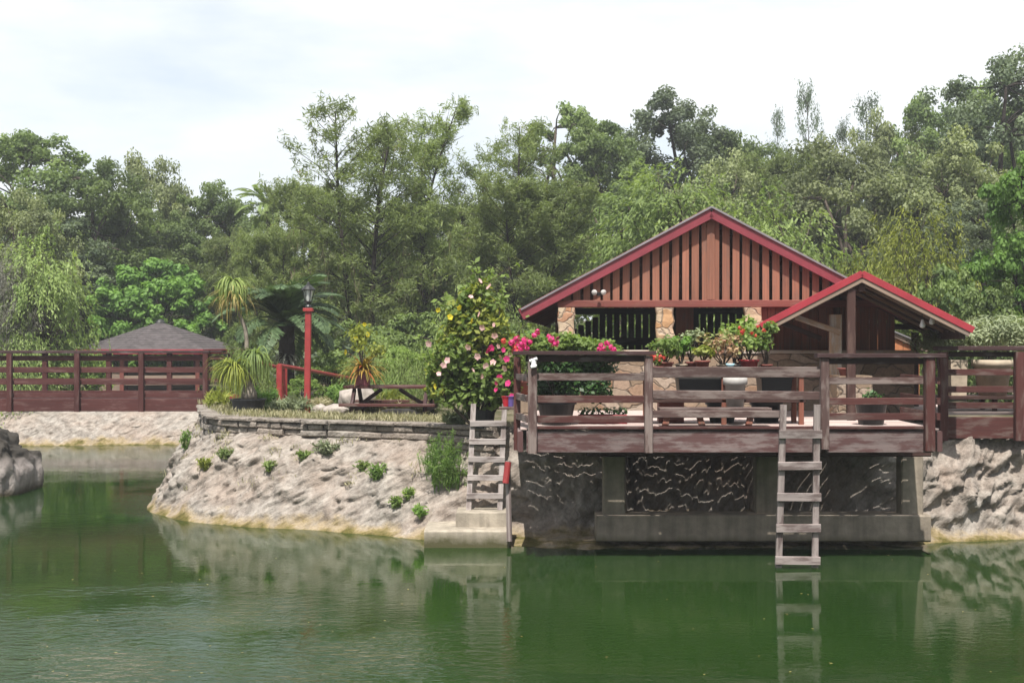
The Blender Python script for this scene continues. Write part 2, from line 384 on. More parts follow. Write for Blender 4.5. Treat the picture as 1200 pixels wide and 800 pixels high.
def sstep(a, b, x):
    t = np.clip((x - a) / (b - a), 0, 1); return t * t * (3 - 2 * t)
def level(x, y):
    """the height of the land surface"""
    x = np.asarray(x, float); y = np.asarray(y, float)
    w = sstep(-7.6, -5.6, x + (y - 30) * 0.12)                       # the garden terrace stands higher than the far bank
    h = 0.78 * (1 - w) + 1.45 * w
    h = h + (1.2 * (1 - w) + 0.55 * w) * sstep(38, 70, y) + 3.0 * sstep(60, 160, y)
    return h
def gz(x, y): return float(level(x, y))

gx = np.unique(np.concatenate([np.arange(-16, 14, 0.3), np.linspace(-60, 60, 61), np.linspace(-600, 600, 31)]))
gy = np.unique(np.concatenate([np.arange(14, 42, 0.3), np.linspace(42, 90, 25), np.linspace(-60, 14, 16), np.linspace(100, 800, 16)]))
XX, YY = np.meshgrid(gx, gy); xy = np.stack([XX.ravel(), YY.ravel()], 1)
sd = land_sd(xy); lv = level(xy[:, 0], xy[:, 1])
bumps = np.array([mnoise.fractal(Vector((x * .5, y * .5, 3.3)), 1.0, 2.0, 4) for x, y in xy]) * 0.05
zz = np.where(xy[:, 1] < -45, 0.5, -1.6 + (lv + bumps + 1.6) * sstep(1.35, 1.95, sd))
zz = np.where((xy[:, 0] > .7) & (xy[:, 0] < 5.5) & (sd < 4.6) & (xy[:, 1] < 22), -1.6, zz)
me = bpy.data.meshes.new('ground'); nx, ny = len(gx), len(gy)
ix = np.arange(nx * ny).reshape(ny, nx)
fc = np.stack([ix[:-1, :-1], ix[:-1, 1:], ix[1:, 1:], ix[1:, :-1]], -1).reshape(-1, 4)
me.from_pydata(np.column_stack([xy, zz]).tolist(), [], fc.tolist()); me.polygons.foreach_set('use_smooth', [True] * len(me.polygons))
t = NT('forest_floor'); o = t.pos()
c = t.ramp(t.noise(o, 1.3, 6, 0.65), [(0.32, (0.045, 0.060, 0.022)), (0.5, (0.095, 0.085, 0.050)), (0.68, (0.24, 0.20, 0.155))])
c = t.mix(0.5, c, t.ramp(t.noise(o, 14, 4), [(0.3, (0.5,)), (0.7, (1.25,))]), 'MULTIPLY')
t.principled(c, 0.95, t.bump(t.noise(o, 9, 5), 0.7, 0.05), 0.1)
ground = link('ground', me, None, t.m); tag(ground, kind='structure')

# ---- rock bank, lofted along the shore
t = NT('bank_limestone'); p = t.pos(); sp = t.n('ShaderNodeSeparateXYZ'); t.l(p, sp.inputs['Vector']); zc = sp.outputs['Z']
big = t.noise(p, 1.1, 5, 0.6); mid = t.noise(p, 6, 6, 0.62); fine = t.noise(p, 26, 5, 0.65)
c = t.ramp(mid, [(0.28, (0.11, 0.096, 0.083)), (0.47, (0.250, 0.222, 0.195)), (0.70, (0.370, 0.338, 0.302))])
c = t.mix(t.ramp(big, [(0.42, (0,)), (0.66, (0.45,))]), c, (0.32, 0.235, 0.185))
gz1 = t.n('ShaderNodeMath', operation='MULTIPLY_ADD'); t.l(big, gz1.inputs[0]); gz1.inputs[1].default_value = 1.1; t.l(zc, gz1.inputs[2])
mrg = t.n('ShaderNodeMapRange'); t.l(gz1.outputs[0], mrg.inputs['Value']); mrg.inputs['From Min'].default_value = 1.62; mrg.inputs['From Max'].default_value = 2.25
c = t.mix(mrg.outputs['Result'], c, t.mix(t.ramp(fine, [(0.35, (0,)), (0.65, (1,))]), (0.135, 0.115, 0.098), (0.26, 0.225, 0.195)))
ws = t.n('ShaderNodeMath', operation='MULTIPLY_ADD'); t.l(t.noise(p, 2.6, 5, 0.6), ws.inputs[0]); ws.inputs[1].default_value = -0.55; t.l(zc, ws.inputs[2])
mw = t.n('ShaderNodeMapRange'); t.l(ws.outputs[0], mw.inputs['Value']); mw.inputs['From Min'].default_value = -0.10; mw.inputs['From Max'].default_value = -0.25
c = t.mix(mw.outputs['Result'], c, (0.28, 0.215, 0.12))            # ochre tide line of algae
mw2 = t.n('ShaderNodeMapRange'); t.l(ws.outputs[0], mw2.inputs['Value']); mw2.inputs['From Min'].default_value = -0.21; mw2.inputs['From Max'].default_value = -0.30
c = t.mix(mw2.outputs['Result'], c, (0.10, 0.085, 0.025))
c = t.mix(0.5, c, t.ramp(fine, [(0.3, (0.55,)), (0.65, (1.15,))]), 'MULTIPLY')
sx_ = t.n('ShaderNodeMapRange'); t.l(sp.outputs['X'], sx_.inputs['Value']); sx_.inputs['From Min'].default_value = -.8; sx_.inputs['From Max'].default_value = 1.5
ga = t.noise(t.mapped(t.mapped(p, rot=(0, math.radians(30), 0)), (4, 4, 17)), 1.0, 5, .62); gb = t.noise(t.mapped(t.mapped(p, rot=(0, math.radians(52), 0)), (3, 3, 15)), 1.0, 5, .62)
gg = t.mix(sx_.outputs['Result'], ga, gb)
c = t.mix(0.65, c, t.ramp(gg, [(0.30, (0.45,)), (0.47, (0.95,)), (0.62, (1.12,))]), 'MULTIPLY')   # darker in the lows of the streak grain shared with the bump
hh = t.mix(0.5, t.mix(0.4, mid, fine), gg)
t.principled(c, 0.92, t.bump(hh, 1.0, 0.07), 0.15)
M['bank'] = t.m

def resample(pts, step, lo, hi):
    d = np.concatenate([[0], np.cumsum(np.linalg.norm(np.diff(pts, axis=0), axis=1))]); s = np.arange(0, d[-1], step)
    q = np.stack([np.interp(s, d, pts[:, 0]), np.interp(s, d, pts[:, 1])], 1); return q
def station_par(x, y):
    """ledge width, wall inset, top height, gouge strength"""
    if y > 33.0 and x < -7.6: return (0.20, 1.25, 0.80, 0.9)
    keys = [(-9, (.1, 1.5, .9, .6)), (-6.5, (.06, .9, 1.30, 1.0)), (-5.6, (.10, 1.2, 1.28, 1.2)), (-1.2, (.15, 1.12, 1.30, 1.2)), (-0.6, (.45, .65, 1.42, 1.1)), (0.1, (1.0, .40, 1.50, 1.6)), (0.95, (1.20, .35, 1.50, 1.6)), (1.25, (3.1, .3, 1.5, 1.6)),
            (4.85, (3.1, .30, 1.50, 1.6)), (5.1, (.9, .35, 1.50, 1.5)), (5.7, (.30, .35, 1.5, 1.6)), (6.5, (.22, .35, 1.45, 1.6)), (12, (.4, .8, 1.45, 1.2)), (30, (.4, .8, 1.45, 1))]
    for (x0, a), (x1, b) in zip(keys, keys[1:]):
        if x0 <= x <= x1:
            f = (x - x0) / (x1 - x0); return tuple(u + (v - u) * f for u, v in zip(a, b))
    return keys[0][1] if x < keys[0][0] else keys[-1][1]
BP = resample(SHORE_S[(SHORE_S[:, 0] > -24) & (SHORE_S[:, 0] < 15)], 0.034, 0, 0)
ROWS = 110
tang = np.gradient(BP, axis=0)
k = np.ones(25) / 25; tang = np.stack([np.convolve(np.pad(tang[:, i], 12, 'edge'), k, 'valid') for i in (0, 1)], 1)
tang /= np.linalg.norm(tang, axis=1, keepdims=True); nrm = np.stack([-tang[:, 1], tang[:, 0]], 1)
bv = []
for (x, y), (nx_, ny_), (tx_, ty_), s in zip(BP, nrm, tang, np.arange(len(BP)) * 0.034):
    lw, wi, top, go = station_par(x, y); h = top - 0.12
    prof = [(-0.9, -1.3), (-0.35, -0.28), (-0.05, -0.03), (lw * .3, .035), (lw * .75, .07), (lw, .12), (lw + .16 * wi, .12 + .29 * h), (lw + .40 * wi, .12 + .63 * h), (lw + .70 * wi, .12 + .89 * h),
            (lw + wi, top), (lw + wi + .35, top + .02), (max(2.9, lw + wi + .8), top - .35)]
    seg = np.concatenate([[0], np.cumsum([math.hypot(b[0] - a[0], b[1] - a[1]) * (0.4 if (i < 1 or i > 9) else 1) for i, (a, b) in enumerate(zip(prof, prof[1:]))])])
    for r in np.linspace(0, seg[-1], ROWS):
        ins = np.interp(r, seg, [q[0] for q in prof]); z = np.interp(r, seg, [q[1] for q in prof])
        amp = min(1.0, max(0.12, (z + 0.25) * 1.4)) * (0.25 if z > top - 0.02 and ins > lw + wi else 1.0)
        q = Vector((s * 0.9, z * 1.1, x * 0.2))
        d = mnoise.fractal(q * 1.1, 1.0, 2.0, 4) * 0.20 + (mnoise.ridged_multi_fractal(q * 2.6 + Vector((5, 1, 0)), 0.8, 2.1, 5, 1.0, 2.0) - 1.0) * (0.055 if x < -.6 else 0.085)
        th = math.radians(28) if x < -.8 else (math.radians(-48) if x < 1.0 else math.radians(50)); cu, su = math.cos(th), math.sin(th)
        u_, v_ = s * cu + z * su, -s * su + z * cu                     # long parallel tool gouges
        v_ += mnoise.noise(Vector((s * 1.1, z * 1.1, 4))) * .22
        d += (abs(mnoise.noise(Vector((u_ * 2.0, v_ * 6.0, .5)))) - .25) * (0.065 if x < -.6 else 0.11) * go + (abs(mnoise.noise(Vector((u_ * 4.5, v_ * 12, 7)))) - .25) * 0.095 * go
        d += (abs(mnoise.noise(Vector((s * .9, z * 8 + mnoise.noise(Vector((s * .7, 0, 1))) * 1.5, 2)))) - .25) * .10 * min(1, max(0, (z - .75) * 2.5))   # bedding planes near the top
        ins2 = ins - d * amp; z2 = z + mnoise.noise(q * 3.1 + Vector((9, 9, 9))) * 0.05 * amp
        jt = mnoise.noise(q * 2.1 + Vector((0, 7, 3))) * 0.08 * amp
        bv.append((x + nx_ * ins2 + tx_ * jt, y + ny_ * ins2 + ty_ * jt, z2))
ix = np.arange(len(BP) * ROWS).reshape(len(BP), ROWS)
fc = np.stack([ix[:-1, :-1], ix[1:, :-1], ix[1:, 1:], ix[:-1, 1:]], -1).reshape(-1, 4)
me = bpy.data.meshes.new('rock_bank'); me.from_pydata(bv, [], fc.tolist()); me.polygons.foreach_set('use_smooth', [True] * len(me.polygons))
tag(link('rock_bank', me, None, M['bank']), kind='structure')

# ---- water
t = NT('green_lake_water'); p = t.pos(); sp = t.n('ShaderNodeSeparateXYZ'); t.l(p, sp.inputs['Vector'])
mur = t.noise(p, 0.22, 3); sed = t.ramp(mur, [(0.35, (0.011, 0.036, 0.006)), (0.65, (0.022, 0.054, 0.011))])
big = t.noise(t.mapped(p, (1.0, 1.5, 1.0), (0, 0, 0.5)), 2.2, 2, 0.5); rip = t.noise(t.mapped(p, (1.0, 1.7, 1), (0, 0, -0.35)), 6.5, 3, 0.55)
wind = t.n('ShaderNodeMapRange'); t.l(sp.outputs['X'], wind.inputs['Value']); wind.inputs['From Min'].default_value = 0.9; wind.inputs['From Max'].default_value = -3.0
wind.inputs['To Min'].default_value = 0.16; wind.inputs['To Max'].default_value = 1.0
yw = t.n('ShaderNodeMapRange'); t.l(sp.outputs['Y'], yw.inputs['Value']); yw.inputs['From Min'].default_value = 15.0; yw.inputs['From Max'].default_value = 9.5
yw.inputs['To Min'].default_value = 0.13; yw.inputs['To Max'].default_value = 2.0
patch = t.ramp(t.noise(p, 0.6, 3), [(0.38, (0.2,)), (0.66, (1,))])
h = t.mix(0.55, big, rip); amp = t.mix(1.0, t.mix(1.0, wind.outputs['Result'], yw.outputs['Result'], 'MULTIPLY'), patch, 'MULTIPLY')
bm_ = t.n('ShaderNodeBump', _Distance=0.04); t.l(h, bm_.inputs['Height']); t.l(amp, bm_.inputs['Strength'])
fres = t.n('ShaderNodeFresnel', _IOR=1.333); t.l(bm_.outputs['Normal'], fres.inputs['Normal'])
gl = t.n('ShaderNodeBsdfGlossy', _Roughness=0.03); t.l(bm_.outputs['Normal'], gl.inputs['Normal'])
df = t.n('ShaderNodeBsdfDiffuse'); t.l(sed, df.inputs['Color'])
tp = t.n('ShaderNodeBsdfTransparent'); tp.inputs['Color'].default_value = (0.62, 0.72, 0.42, 1)
body = t.n('ShaderNodeMixShader', _Fac=0.30); t.l(df.outputs['BSDF'], body.inputs[1]); t.l(tp.outputs['BSDF'], body.inputs[2])
ms = t.n('ShaderNodeMixShader'); t.l(fres.outputs['Fac'], ms.inputs['Fac']); t.l(body.outputs['Shader'], ms.inputs[1]); t.l(gl.outputs['BSDF'], ms.inputs[2])
t.l(ms.outputs['Shader'], t.out.inputs['Surface'])
me = bpy.data.meshes.new('water'); me.from_pydata([(-90, -45, 0), (90, -45, 0), (90, 60, 0), (-90, 60, 0)], [], [[0, 1, 2, 3]])
tag(link('water', me, None, t.m), kind='structure')

# ------------------------------------------------------------------ timber deck over the water
DZ = 1.60                                             # deck floor
deck = thing('timber_deck', 'weathered maroon timber deck built out over the water on concrete columns', 'deck')
DX0, DX1 = X(622, 16), X(1093, 16)
m = MB(); y = 16.06                                   # boards run along the front with narrow gaps
while y < 20.2:
    m.bar((0.10, y + .066, DZ - .010 + random.uniform(-.001, .001)), (5.02, y + .066, DZ - .010), .132, .019, ch=.06); y += .150
m.build('floor', M['deck_floor'], deck)
m = MB(); m.bar((DX0 - .05, 16.0, Z(517.5, 16)), (X(762, 16) - .03, 16.0, Z(517.5, 16)), .06, .25)
m.bar((X(762, 16) + .03, 16.0, Z(517.5, 16)), (X(962, 16), 16.0, Z(517.5, 16)), .06, .25)
m.bar((X(962, 16) + .06, 16.0, Z(517.5, 16)), (DX1, 16.0, Z(517.5, 16)), .06, .25)
m.build('fascia', M['deck_fascia'], deck)
m = MB(); m.bar((DX0, 15.985, DZ + .012), (DX1, 15.985, DZ + .012), .09, .03); m.build('edge_board', M['maroon_wood'], deck)
m = MB(); m.bar((.10, 16.02, Z(517.5, 16)), (.085, 20.1, Z(517.5, 16)), .06, .24); m.build('side_fascia', M['deck_fascia'], deck)
m = MB(); m.bar((5.03, 16.05, Z(517.5, 16)), (5.04, 20.1, Z(517.5, 16)), .06, .24); m.build('side_fascia', M['deck_fascia'], deck)
for xx in np.linspace(.5, 4.7, 8):
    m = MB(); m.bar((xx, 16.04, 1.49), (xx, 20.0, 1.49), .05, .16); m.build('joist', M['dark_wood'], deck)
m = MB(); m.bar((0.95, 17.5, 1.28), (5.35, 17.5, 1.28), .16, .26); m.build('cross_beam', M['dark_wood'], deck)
def deck_post(px, y0, y1, Y, w, mat='maroon_wood', name='post', parent=None, dy=0.0):
    m = MB(); m.bar((X(px, Y), Y + dy, Z(y1, Y)), (X(px, Y), Y + dy, Z(y0, Y)), w, w, (1, 0, 0)); return m.build(name, M[mat], parent or deck)
def deck_rail(px0, px1, py, Y, h, mat, parent=None, name='rail', Y1=None, w=.04, dz=0.0):
    m = MB(); Yb = Y if Y1 is None else Y1; m.bar((X(px0, Y), Y, Z(py, Y)), (X(px1, Yb), Yb, Z(py, Y) + dz), w, h); return m.build(name, M[mat], parent or deck)
# posts: left corner pair, ladder gap, right end
deck_post(606, 418, 527, 16.75, .085); deck_post(624, 417, 531, 15.94, .105, 'grey_wood'); deck_post(760, 417, 530, 15.92, .095, 'grey_wood')
deck_post(966, 418, 526, 15.92, .10, 'grey_wood'); deck_post(1089, 418, 528, 15.92, .115)
# left bay
deck_rail(601, 768, 413.5, 15.93, .045, 'rail_cap', name='rail_cap', w=.17); deck_rail(616, 757, 420, 15.98, .075, 'rail_cap', name='rail_apron')
for py, mm in ((441.5, 'grey_wood'), (467.5, 'maroon_wood'), (491, 'maroon_wood')): deck_rail(628, 757, py, 15.98, .085, mm)
for py in (443, 467, 491): 
    m = MB(); m.bar((X(624, 15.98) - .05, 16.0, Z(py, 16)), (X(606, 16.75), 16.72, Z(py, 16)), .04, .08); m.build('rail', M['grey_wood'], deck)
# open middle bay
deck_rail(764, 962, 436, 15.95, .125, 'grey_wood', w=.06); deck_rail(764, 962, 462, 15.97, .10, 'grey_wood', w=.05, dz=-.015); deck_rail(764, 913, 485, 15.97, .085, 'grey_wood', w=.05)
# right bay
deck_rail(956, 1106, 416.5, 15.93, .05, 'rail_cap', name='rail_cap', w=.18); deck_rail(972, 1084, 423, 15.98, .07, 'rail_cap', name='rail_apron')
for py, mm in ((446, 'grey_wood'), (470, 'maroon_wood'), (488, 'maroon_wood')): deck_rail(971, 1084, py, 15.98, .08, mm)
# side rail of the right end, running back
for py in (446, 470, 488):
    m = MB(); m.bar((5.0, 16.0, Z(py, 16)), (5.02, 17.6, Z(py, 16)), .04, .08); m.build('rail', M['maroon_wood'], deck)
for px, Yc in ((719, 17.5), (897, 17.62), (1066, 17.5)):
    m = MB(); m.box(X(px, Yc) - .14, X(px, Yc) + .14, Yc - .13, Yc + .13, .40, 1.15, .06); m.build('column', M['dark_concrete'], deck)
m = MB(); m.box(X(699, 17.3), X(1091, 17.3), 17.3, 17.75, .08, .42, .06); m.build('footing', M['dark_concrete'], deck)

# ---- side deck at the right, set a little back and higher
sd_ = thing('side_deck', 'dark maroon railed side deck beside the right bank', 'deck')
YS = 18.45
m = MB(); y = YS + .06
while y < 21.0:
    m.bar((X(1098, YS), y + .066, 1.638), (9.5, y + .066, 1.638), .132, .03, ch=.06); y += .141
m.build('floor', M['deck_floor'], sd_)
deck_rail(1098, 1400, 501, YS, .29, 'maroon_wood', sd_, 'fascia', w=.06)
deck_rail(1096, 1410, 408, YS - .04, .06, 'rail_cap', sd_, 'rail_cap', w=.2); deck_rail(1112, 1400, 415, YS + .03, .07, 'rail_cap', sd_, 'rail_apron')
for px in (1105, 1194, 1290, 1390): deck_post(px, 412, 516, YS - .08, .115, 'maroon_wood', 'post', sd_)
for py in (436, 456, 475): deck_rail(1110, 1400, py, YS, .085, 'maroon_wood', sd_)

# ---- ladders
def ladder(name, label, Y, top, bot, rungs, hw, rung_h, wst=.075, mat='ladder_wood', back=0.0):
    """top / bot: (px left stile, px right stile, py)"""
    r = thing(name, label, 'ladder', group='wooden ladders at the water')
    for k in (0, 1):
        m = MB(); a = P(top[k], top[2], Y + back); b = P(bot[k], bot[2], Y); m.bar(b, a, wst, .055, (0, -1, 0)); m.build('stile', M[mat], r)
    for py in rungs:
        f = (py - top[2]) / (bot[2] - top[2]); Yr = Y + back * (1 - f)
        xa = X(top[0] + (bot[0] - top[0]) * f, Yr); xb = X(top[1] + (bot[1] - top[1]) * f, Yr)
        m = MB(); z = Z(py, Yr); m.bar((xa - hw, Yr - .045, z), (xb + hw, Yr - .045, z + random.uniform(-.008, .008)), .045, rung_h); m.build('rung', M[mat], r)
    return r
ladder('wooden_ladder', 'grey wooden ladder going from the deck down into the water', 15.84, (918, 957.5, 474), (911.5, 954.5, 690), (508.5, 545.5, 581.5, 618, 655.5), .05, .095)
ladder('wooden_ladder', 'shorter pale grey ladder standing on the concrete steps', 18.0, (555, 591.5, 473), (549, 585.5, 602), (496, 517, 537.5, 559, 580.5), .035, .075, .07, 'pale_ladder', back=.25)
st = thing('concrete_steps', 'two pale concrete landing slabs stepped down to the water', 'steps')
m = MB(); m.box(X(497, 17.35), X(597, 17.35), 17.35, 18.3, -.25, Z(619, 17.5), .05); m.build('slab', M['concrete'], st)
m = MB(); m.box(X(534, 17.65), X(597, 17.65), 17.65, 18.35, Z(622, 17.5), Z(601, 17.65), .06); m.build('slab', M['concrete'], st)
m = MB(); m.tube([P(597, 634, 17.3), P(596, 585, 17.35), P(595, 540, 17.45)], .035, 8); o = m.build('mooring_post', M['ladder_wood']); tag(o, 'thin weathered mooring post beside the shorter ladder', 'post')
m = MB(); m.tube([P(592.5, 566, 17.28), P(595.5, 541, 17.32)], .042, 10); o = m.build('pole_sleeve', M['pole_red']); tag(o, 'short faded red sleeve fixed against the thin post by the ladder', 'pole')

# ------------------------------------------------------------------ cabin with gable front
YB = 20.5; SB = YB / FOC
cab = thing('cabin', 'red brown cabin with slatted gable, stone pillars and a low metal roof', 'cabin', (X(832, YB), YB, 0), math.radians(-3.4))
ZAP, ZEA, SL = Z(243, YB), Z(361, YB), (118 / 219.0)
HWID = 219 * SB; LEN = 13.0
for s in (-1, 1):
    m = MB(); th = .06
    sec = lambda yy: [(0, yy, ZAP), (s * HWID, yy, ZEA), (s * HWID, yy, ZEA - th), (0, yy, ZAP - th)]
    m.prism(sec(-.22), sec(LEN), 0, LEN); m.build('roof', M['metal_roof'], cab)
    m = MB(); sec = lambda yy: [(0, yy, ZAP - th - .004), (s * (HWID - .01), yy, ZEA - th - .004), (s * (HWID - .01), yy, ZEA - th - .03), (0, yy, ZAP - th - .03)]
    m.prism(sec(-.2), sec(LEN - .1), 0, LEN); m.build('soffit', M['soffit'], cab)
    # barge board along the gable edge
    m = MB(); fh = .17; a = Vector((s * .004, -.255, ZAP - .10)); b = Vector((s * (HWID + .02), -.255, ZEA - .10))
    m.bar(a, b, .05, fh, (0, 0, 1), .08); m.build('barge_board', M['fascia_red'], cab)
    m = MB(); m.bar(a + Vector((0, -.012, .075)), b + Vector((0, -.012, .075)), .085, .028, (0, 0, 1)); m.build('drip_edge', M['metal_roof'], cab)
    m = MB(); m.bar((s * HWID, -.2, ZEA - .09), (s * HWID, LEN - .1, ZEA - .09), .04, .15); m.build('eave_board', M['soffit'], cab)
    for yy in np.arange(.9, 8, 1.1):                    # rafter tails under the eave
        m = MB(); m.bar((s * 2.25, yy, ZAP - SL * 2.25 - .15), (s * (HWID - .03), yy, ZEA - .15), .05, .10); m.build('rafter', M['soffit'], cab)
ZB0, ZB1 = Z(360.5, YB), Z(352, YB)
m = MB(); m.bar((-2.28, -.14, (ZB0 + ZB1) / 2), (2.7, -.14, (ZB0 + ZB1) / 2), .14, ZB1 - ZB0); m.build('beam', M['beam_wood'], cab)
# gable slats with gaps
def gable_top(x): return ZAP - SL * abs(x) - .17
xs = []; x = .078
while x < 2.25: xs += [x, -x]; x += .1475
for x in xs:
    if gable_top(abs(x) + .05) - ZB1 < .03: continue
    jx = random.uniform(-.005, .005); m = MB(); m.bar((x + jx, -.115, ZB1 + .002), (x + random.uniform(-.005, .005), -.115 + random.uniform(-.006, .004), gable_top(abs(x)) + .05), .022, .104 + random.uniform(-.006, .006), (1, 0, 0), .05); m.build('slat', M['gable_wood'], cab)
m = MB(); m.bar((0, -.147, ZB1 + .01), (0, -.147, gable_top(0) + .06), .03, .115, (1, 0, 0)); m.build('king_post', M['gable_wood'], cab)
m = MB(); m.poly([(-2.4, .75, ZB1 - .02), (2.4, .75, ZB1 - .02), (0, .75, ZAP - .16)]); m.poly([(0, .77, ZAP - .16), (2.4, .77, ZB1 - .02), (-2.4, .77, ZB1 - .02)]); m.build('gap_shade_sheet', M['dark_wood'], cab)  # dark sheet standing in for the interior shade behind the slat gaps
for px, w in ((664, .25), (778.5, .25), (880.5, .25)):
    m = MB(); xx = (px - 832) * SB; nseg = 7; prev = None
    for i in range(nseg + 1):
        z = 2.40 + (ZB0 - 2.40) * i / nseg; j = random.uniform(-.012, .012); ww = w / 2 + random.uniform(-.010, .012); c = .02
        ring = [(xx + j + a * ww, -.13 + b * ww, z) for a, b in ((-1, -.85), (-.85, -1), (.85, -1), (1, -.85), (1, .85), (.85, 1), (-.85, 1), (-1, .85))]
        if prev: m.prism(prev, ring, 0, .2, caps=(i in (1, nseg)))
        prev = ring
    m.build('stone_pillar', M['pillar_stone'], cab)
m = MB(); m.box(-2.42, 2.95, -.30, .06, 1.30, 2.44, .04); m.build('stone_wall', M['wall_stone'], cab)
m = MB(); m.box(-2.44, 2.97, -.325, .08, 2.443, 2.49, .1); m.build('wall_coping', M['log_wood'], cab)
# board wall right of the last pillar, under the porch
x = .78
while x < 2.72:
    m = MB(); m.bar((x, -.08, 2.48), (x, -.08, ZB0 - .002), .022, .118, (1, 0, 0), .06); m.build('wall_board', M['wall_wood'], cab); x += .125
for xx in (1.86,):
    m = MB(); m.bar((xx, -.12, 2.48), (xx, -.12, ZB0), .05, .09, (1, 0, 0)); m.build('door_frame', M['dark_wood'], cab)
m = MB(); m.box(-2.3, 2.7, .1, LEN - .5, 1.45, 1.58, .02); m.build('floor', M['dark_concrete'], cab)
for s in (-1, 1):
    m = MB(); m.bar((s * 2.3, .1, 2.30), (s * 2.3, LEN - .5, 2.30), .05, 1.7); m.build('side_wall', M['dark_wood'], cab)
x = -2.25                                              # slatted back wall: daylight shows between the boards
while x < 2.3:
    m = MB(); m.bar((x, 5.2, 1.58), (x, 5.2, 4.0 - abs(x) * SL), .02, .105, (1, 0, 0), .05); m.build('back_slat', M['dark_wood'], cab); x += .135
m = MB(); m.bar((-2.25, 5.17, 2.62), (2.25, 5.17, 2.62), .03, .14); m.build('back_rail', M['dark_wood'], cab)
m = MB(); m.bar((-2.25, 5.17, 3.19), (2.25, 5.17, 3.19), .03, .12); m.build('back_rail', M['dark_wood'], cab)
m = MB(); m.bar((-.30, 1.2, 1.58), (-.30, 1.2, 3.3), .05, .28, (1, 0, 0)); m.build('inner_post', M['wall_wood'], cab)
fl = thing('floodlight', 'twin white floodlight lamps fixed on the cabin gable', 'light', (X(702, 20.2), 20.19, Z(343, 20.2)))
m = MB(); m.lathe([(.0, .02), (.03, .02), (.03, -.035), (0, -.035)], (0, .09, -.01), 10); m.bar((-.07, .07, .0), (.07, .07, 0), .02, .02); m.build('bracket', M['black_iron'], fl)
for s in (-1, 1):
    m = MB(); m.lathe([(0, .05), (.028, .045), (.05, .0), (.056, -.035), (.045, -.05), (0, -.055)], (0, 0, 0), 14); o = m.build('lamp_head', M['grey_pot'], fl, True)
    o.scale = (.75,) * 3; o.location = (s * .06, .03, .01); o.rotation_euler = (math.radians(-75), 0, s * .5)

# ------------------------------------------------------------------ porch roof at the right
YP = 17.6; SP_ = YP / FOC
po = thing('porch', 'open porch roof with bright red metal edge and timber posts beside the cabin', 'porch', (X(1010, YP), YP, 0), math.radians(-8.5))
PA = Z(318, YP); ends = {-1: (-(1010 - 896) * SP_, Z(378, YP)), 1: ((1133 - 1010) * SP_, Z(383, YP))}
for s in (-1, 1):
    ex, ez = ends[s]; th = .025
    sec = lambda yy: [(0, yy, PA), (ex, yy, ez), (ex, yy, ez - th), (0, yy, PA - th)]
    m = MB(); m.prism(sec(0), sec(3.3), 0, 3.3); m.build('roof', M['trim_red'], po)
    d = Vector((ex, 0, ez - PA)).normalized()
    a = Vector((0, -.03, PA - .03)); b = Vector((ex, -.03, ez - .03)) + d * .03
    m = MB(); m.bar(a, b, .03, .085, (0, 0, 1), .1); m.build('metal_edge', M['trim_red'], po)
    m = MB(); m.bar(a + Vector((0, .02, -.075)), b + Vector((0, .02, -.075)) - d * .05, .04, .07, (0, 0, 1)); m.build('barge_board', M['pale_wood'], po)
    for i, yy in enumerate(np.arange(.42, 3.3, .46)):   # rafters
        m = MB(); m.bar((0, yy, PA - .085), (ex * .97, yy, ez + (PA - ez) * .03 - .085), .045, .10, (0, 0, 1)); m.build('rafter', M['pale_wood' if i % 2 == 0 else 'dark_wood'], po)
    m = MB(); m.bar((ex * .93, .05, ez - .10), (ex * .93, 3.2, ez - .10), .07, .12); m.build('eave_beam', M['dark_wood'], po)
m = MB(); m.bar((0, .03, PA - .18), (0, 3.25, PA - .18), .08, .14); m.build('ridge_beam', M['dark_wood'], po)
m = MB(); m.bar((-.13, .06, DZ), (-.13, .06, PA - .22), .11, .11, (1, 0, 0)); m.build('post', M['dark_wood'], po)
m = MB(); m.bar((-.27, .75, DZ), (-.27, .75, 2.98), .16, .16, (1, 0, 0)); m.build('log_post', M['log_wood'], po)
m = MB(); m.bar((ends[1][0] * .80, 3.0, 1.65), (ends[1][0] * .80, 3.0, ends[1][1] - .05), .10, .10, (1, 0, 0)); m.build('post', M['dark_wood'], po)
m = MB(); m.bar((-.21, .68, 2.74), (-.80, .68, 2.95), .09, .07, (0, 0, 1)); m.build('brace', M['log_wood'], po)
m = MB(); m.bar((-1.05, 2.2, 2.95), (-.35, 2.2, 2.66), .05, .07, (0, 0, 1)); m.build('brace', M['dark_wood'], po)
m = MB(); m.bar((ends[-1][0] * .9, .14, ends[-1][1] - .02), (ends[1][0] * .9, .14, ends[-1][1] - .02), .05, .09); o = m.build('tie_beam', M['dark_wood'], po)
o.location = (0, 2.9, 0)
for k in (0, 1):
    o = thing('light_bulb', 'white light bulb hanging under the porch eave, ' + ('nearer the ridge' if k == 0 else 'nearer the outer edge'), 'bulb', P(1081 + 11 * k, 379 - 4 * k, 17.75))
    m = MB(); m.lathe([(0, -.06), (.03, -.05), (.038, -.02), (.022, .02), (.016, .05), (0, .055)], n=12); m.build('globe', M['white_paint'], o, True)
    m = MB(); m.tube([(0, 0, .05), (0, .02, .16)], .006, 6); m.build('wire', M['black_iron'], o)
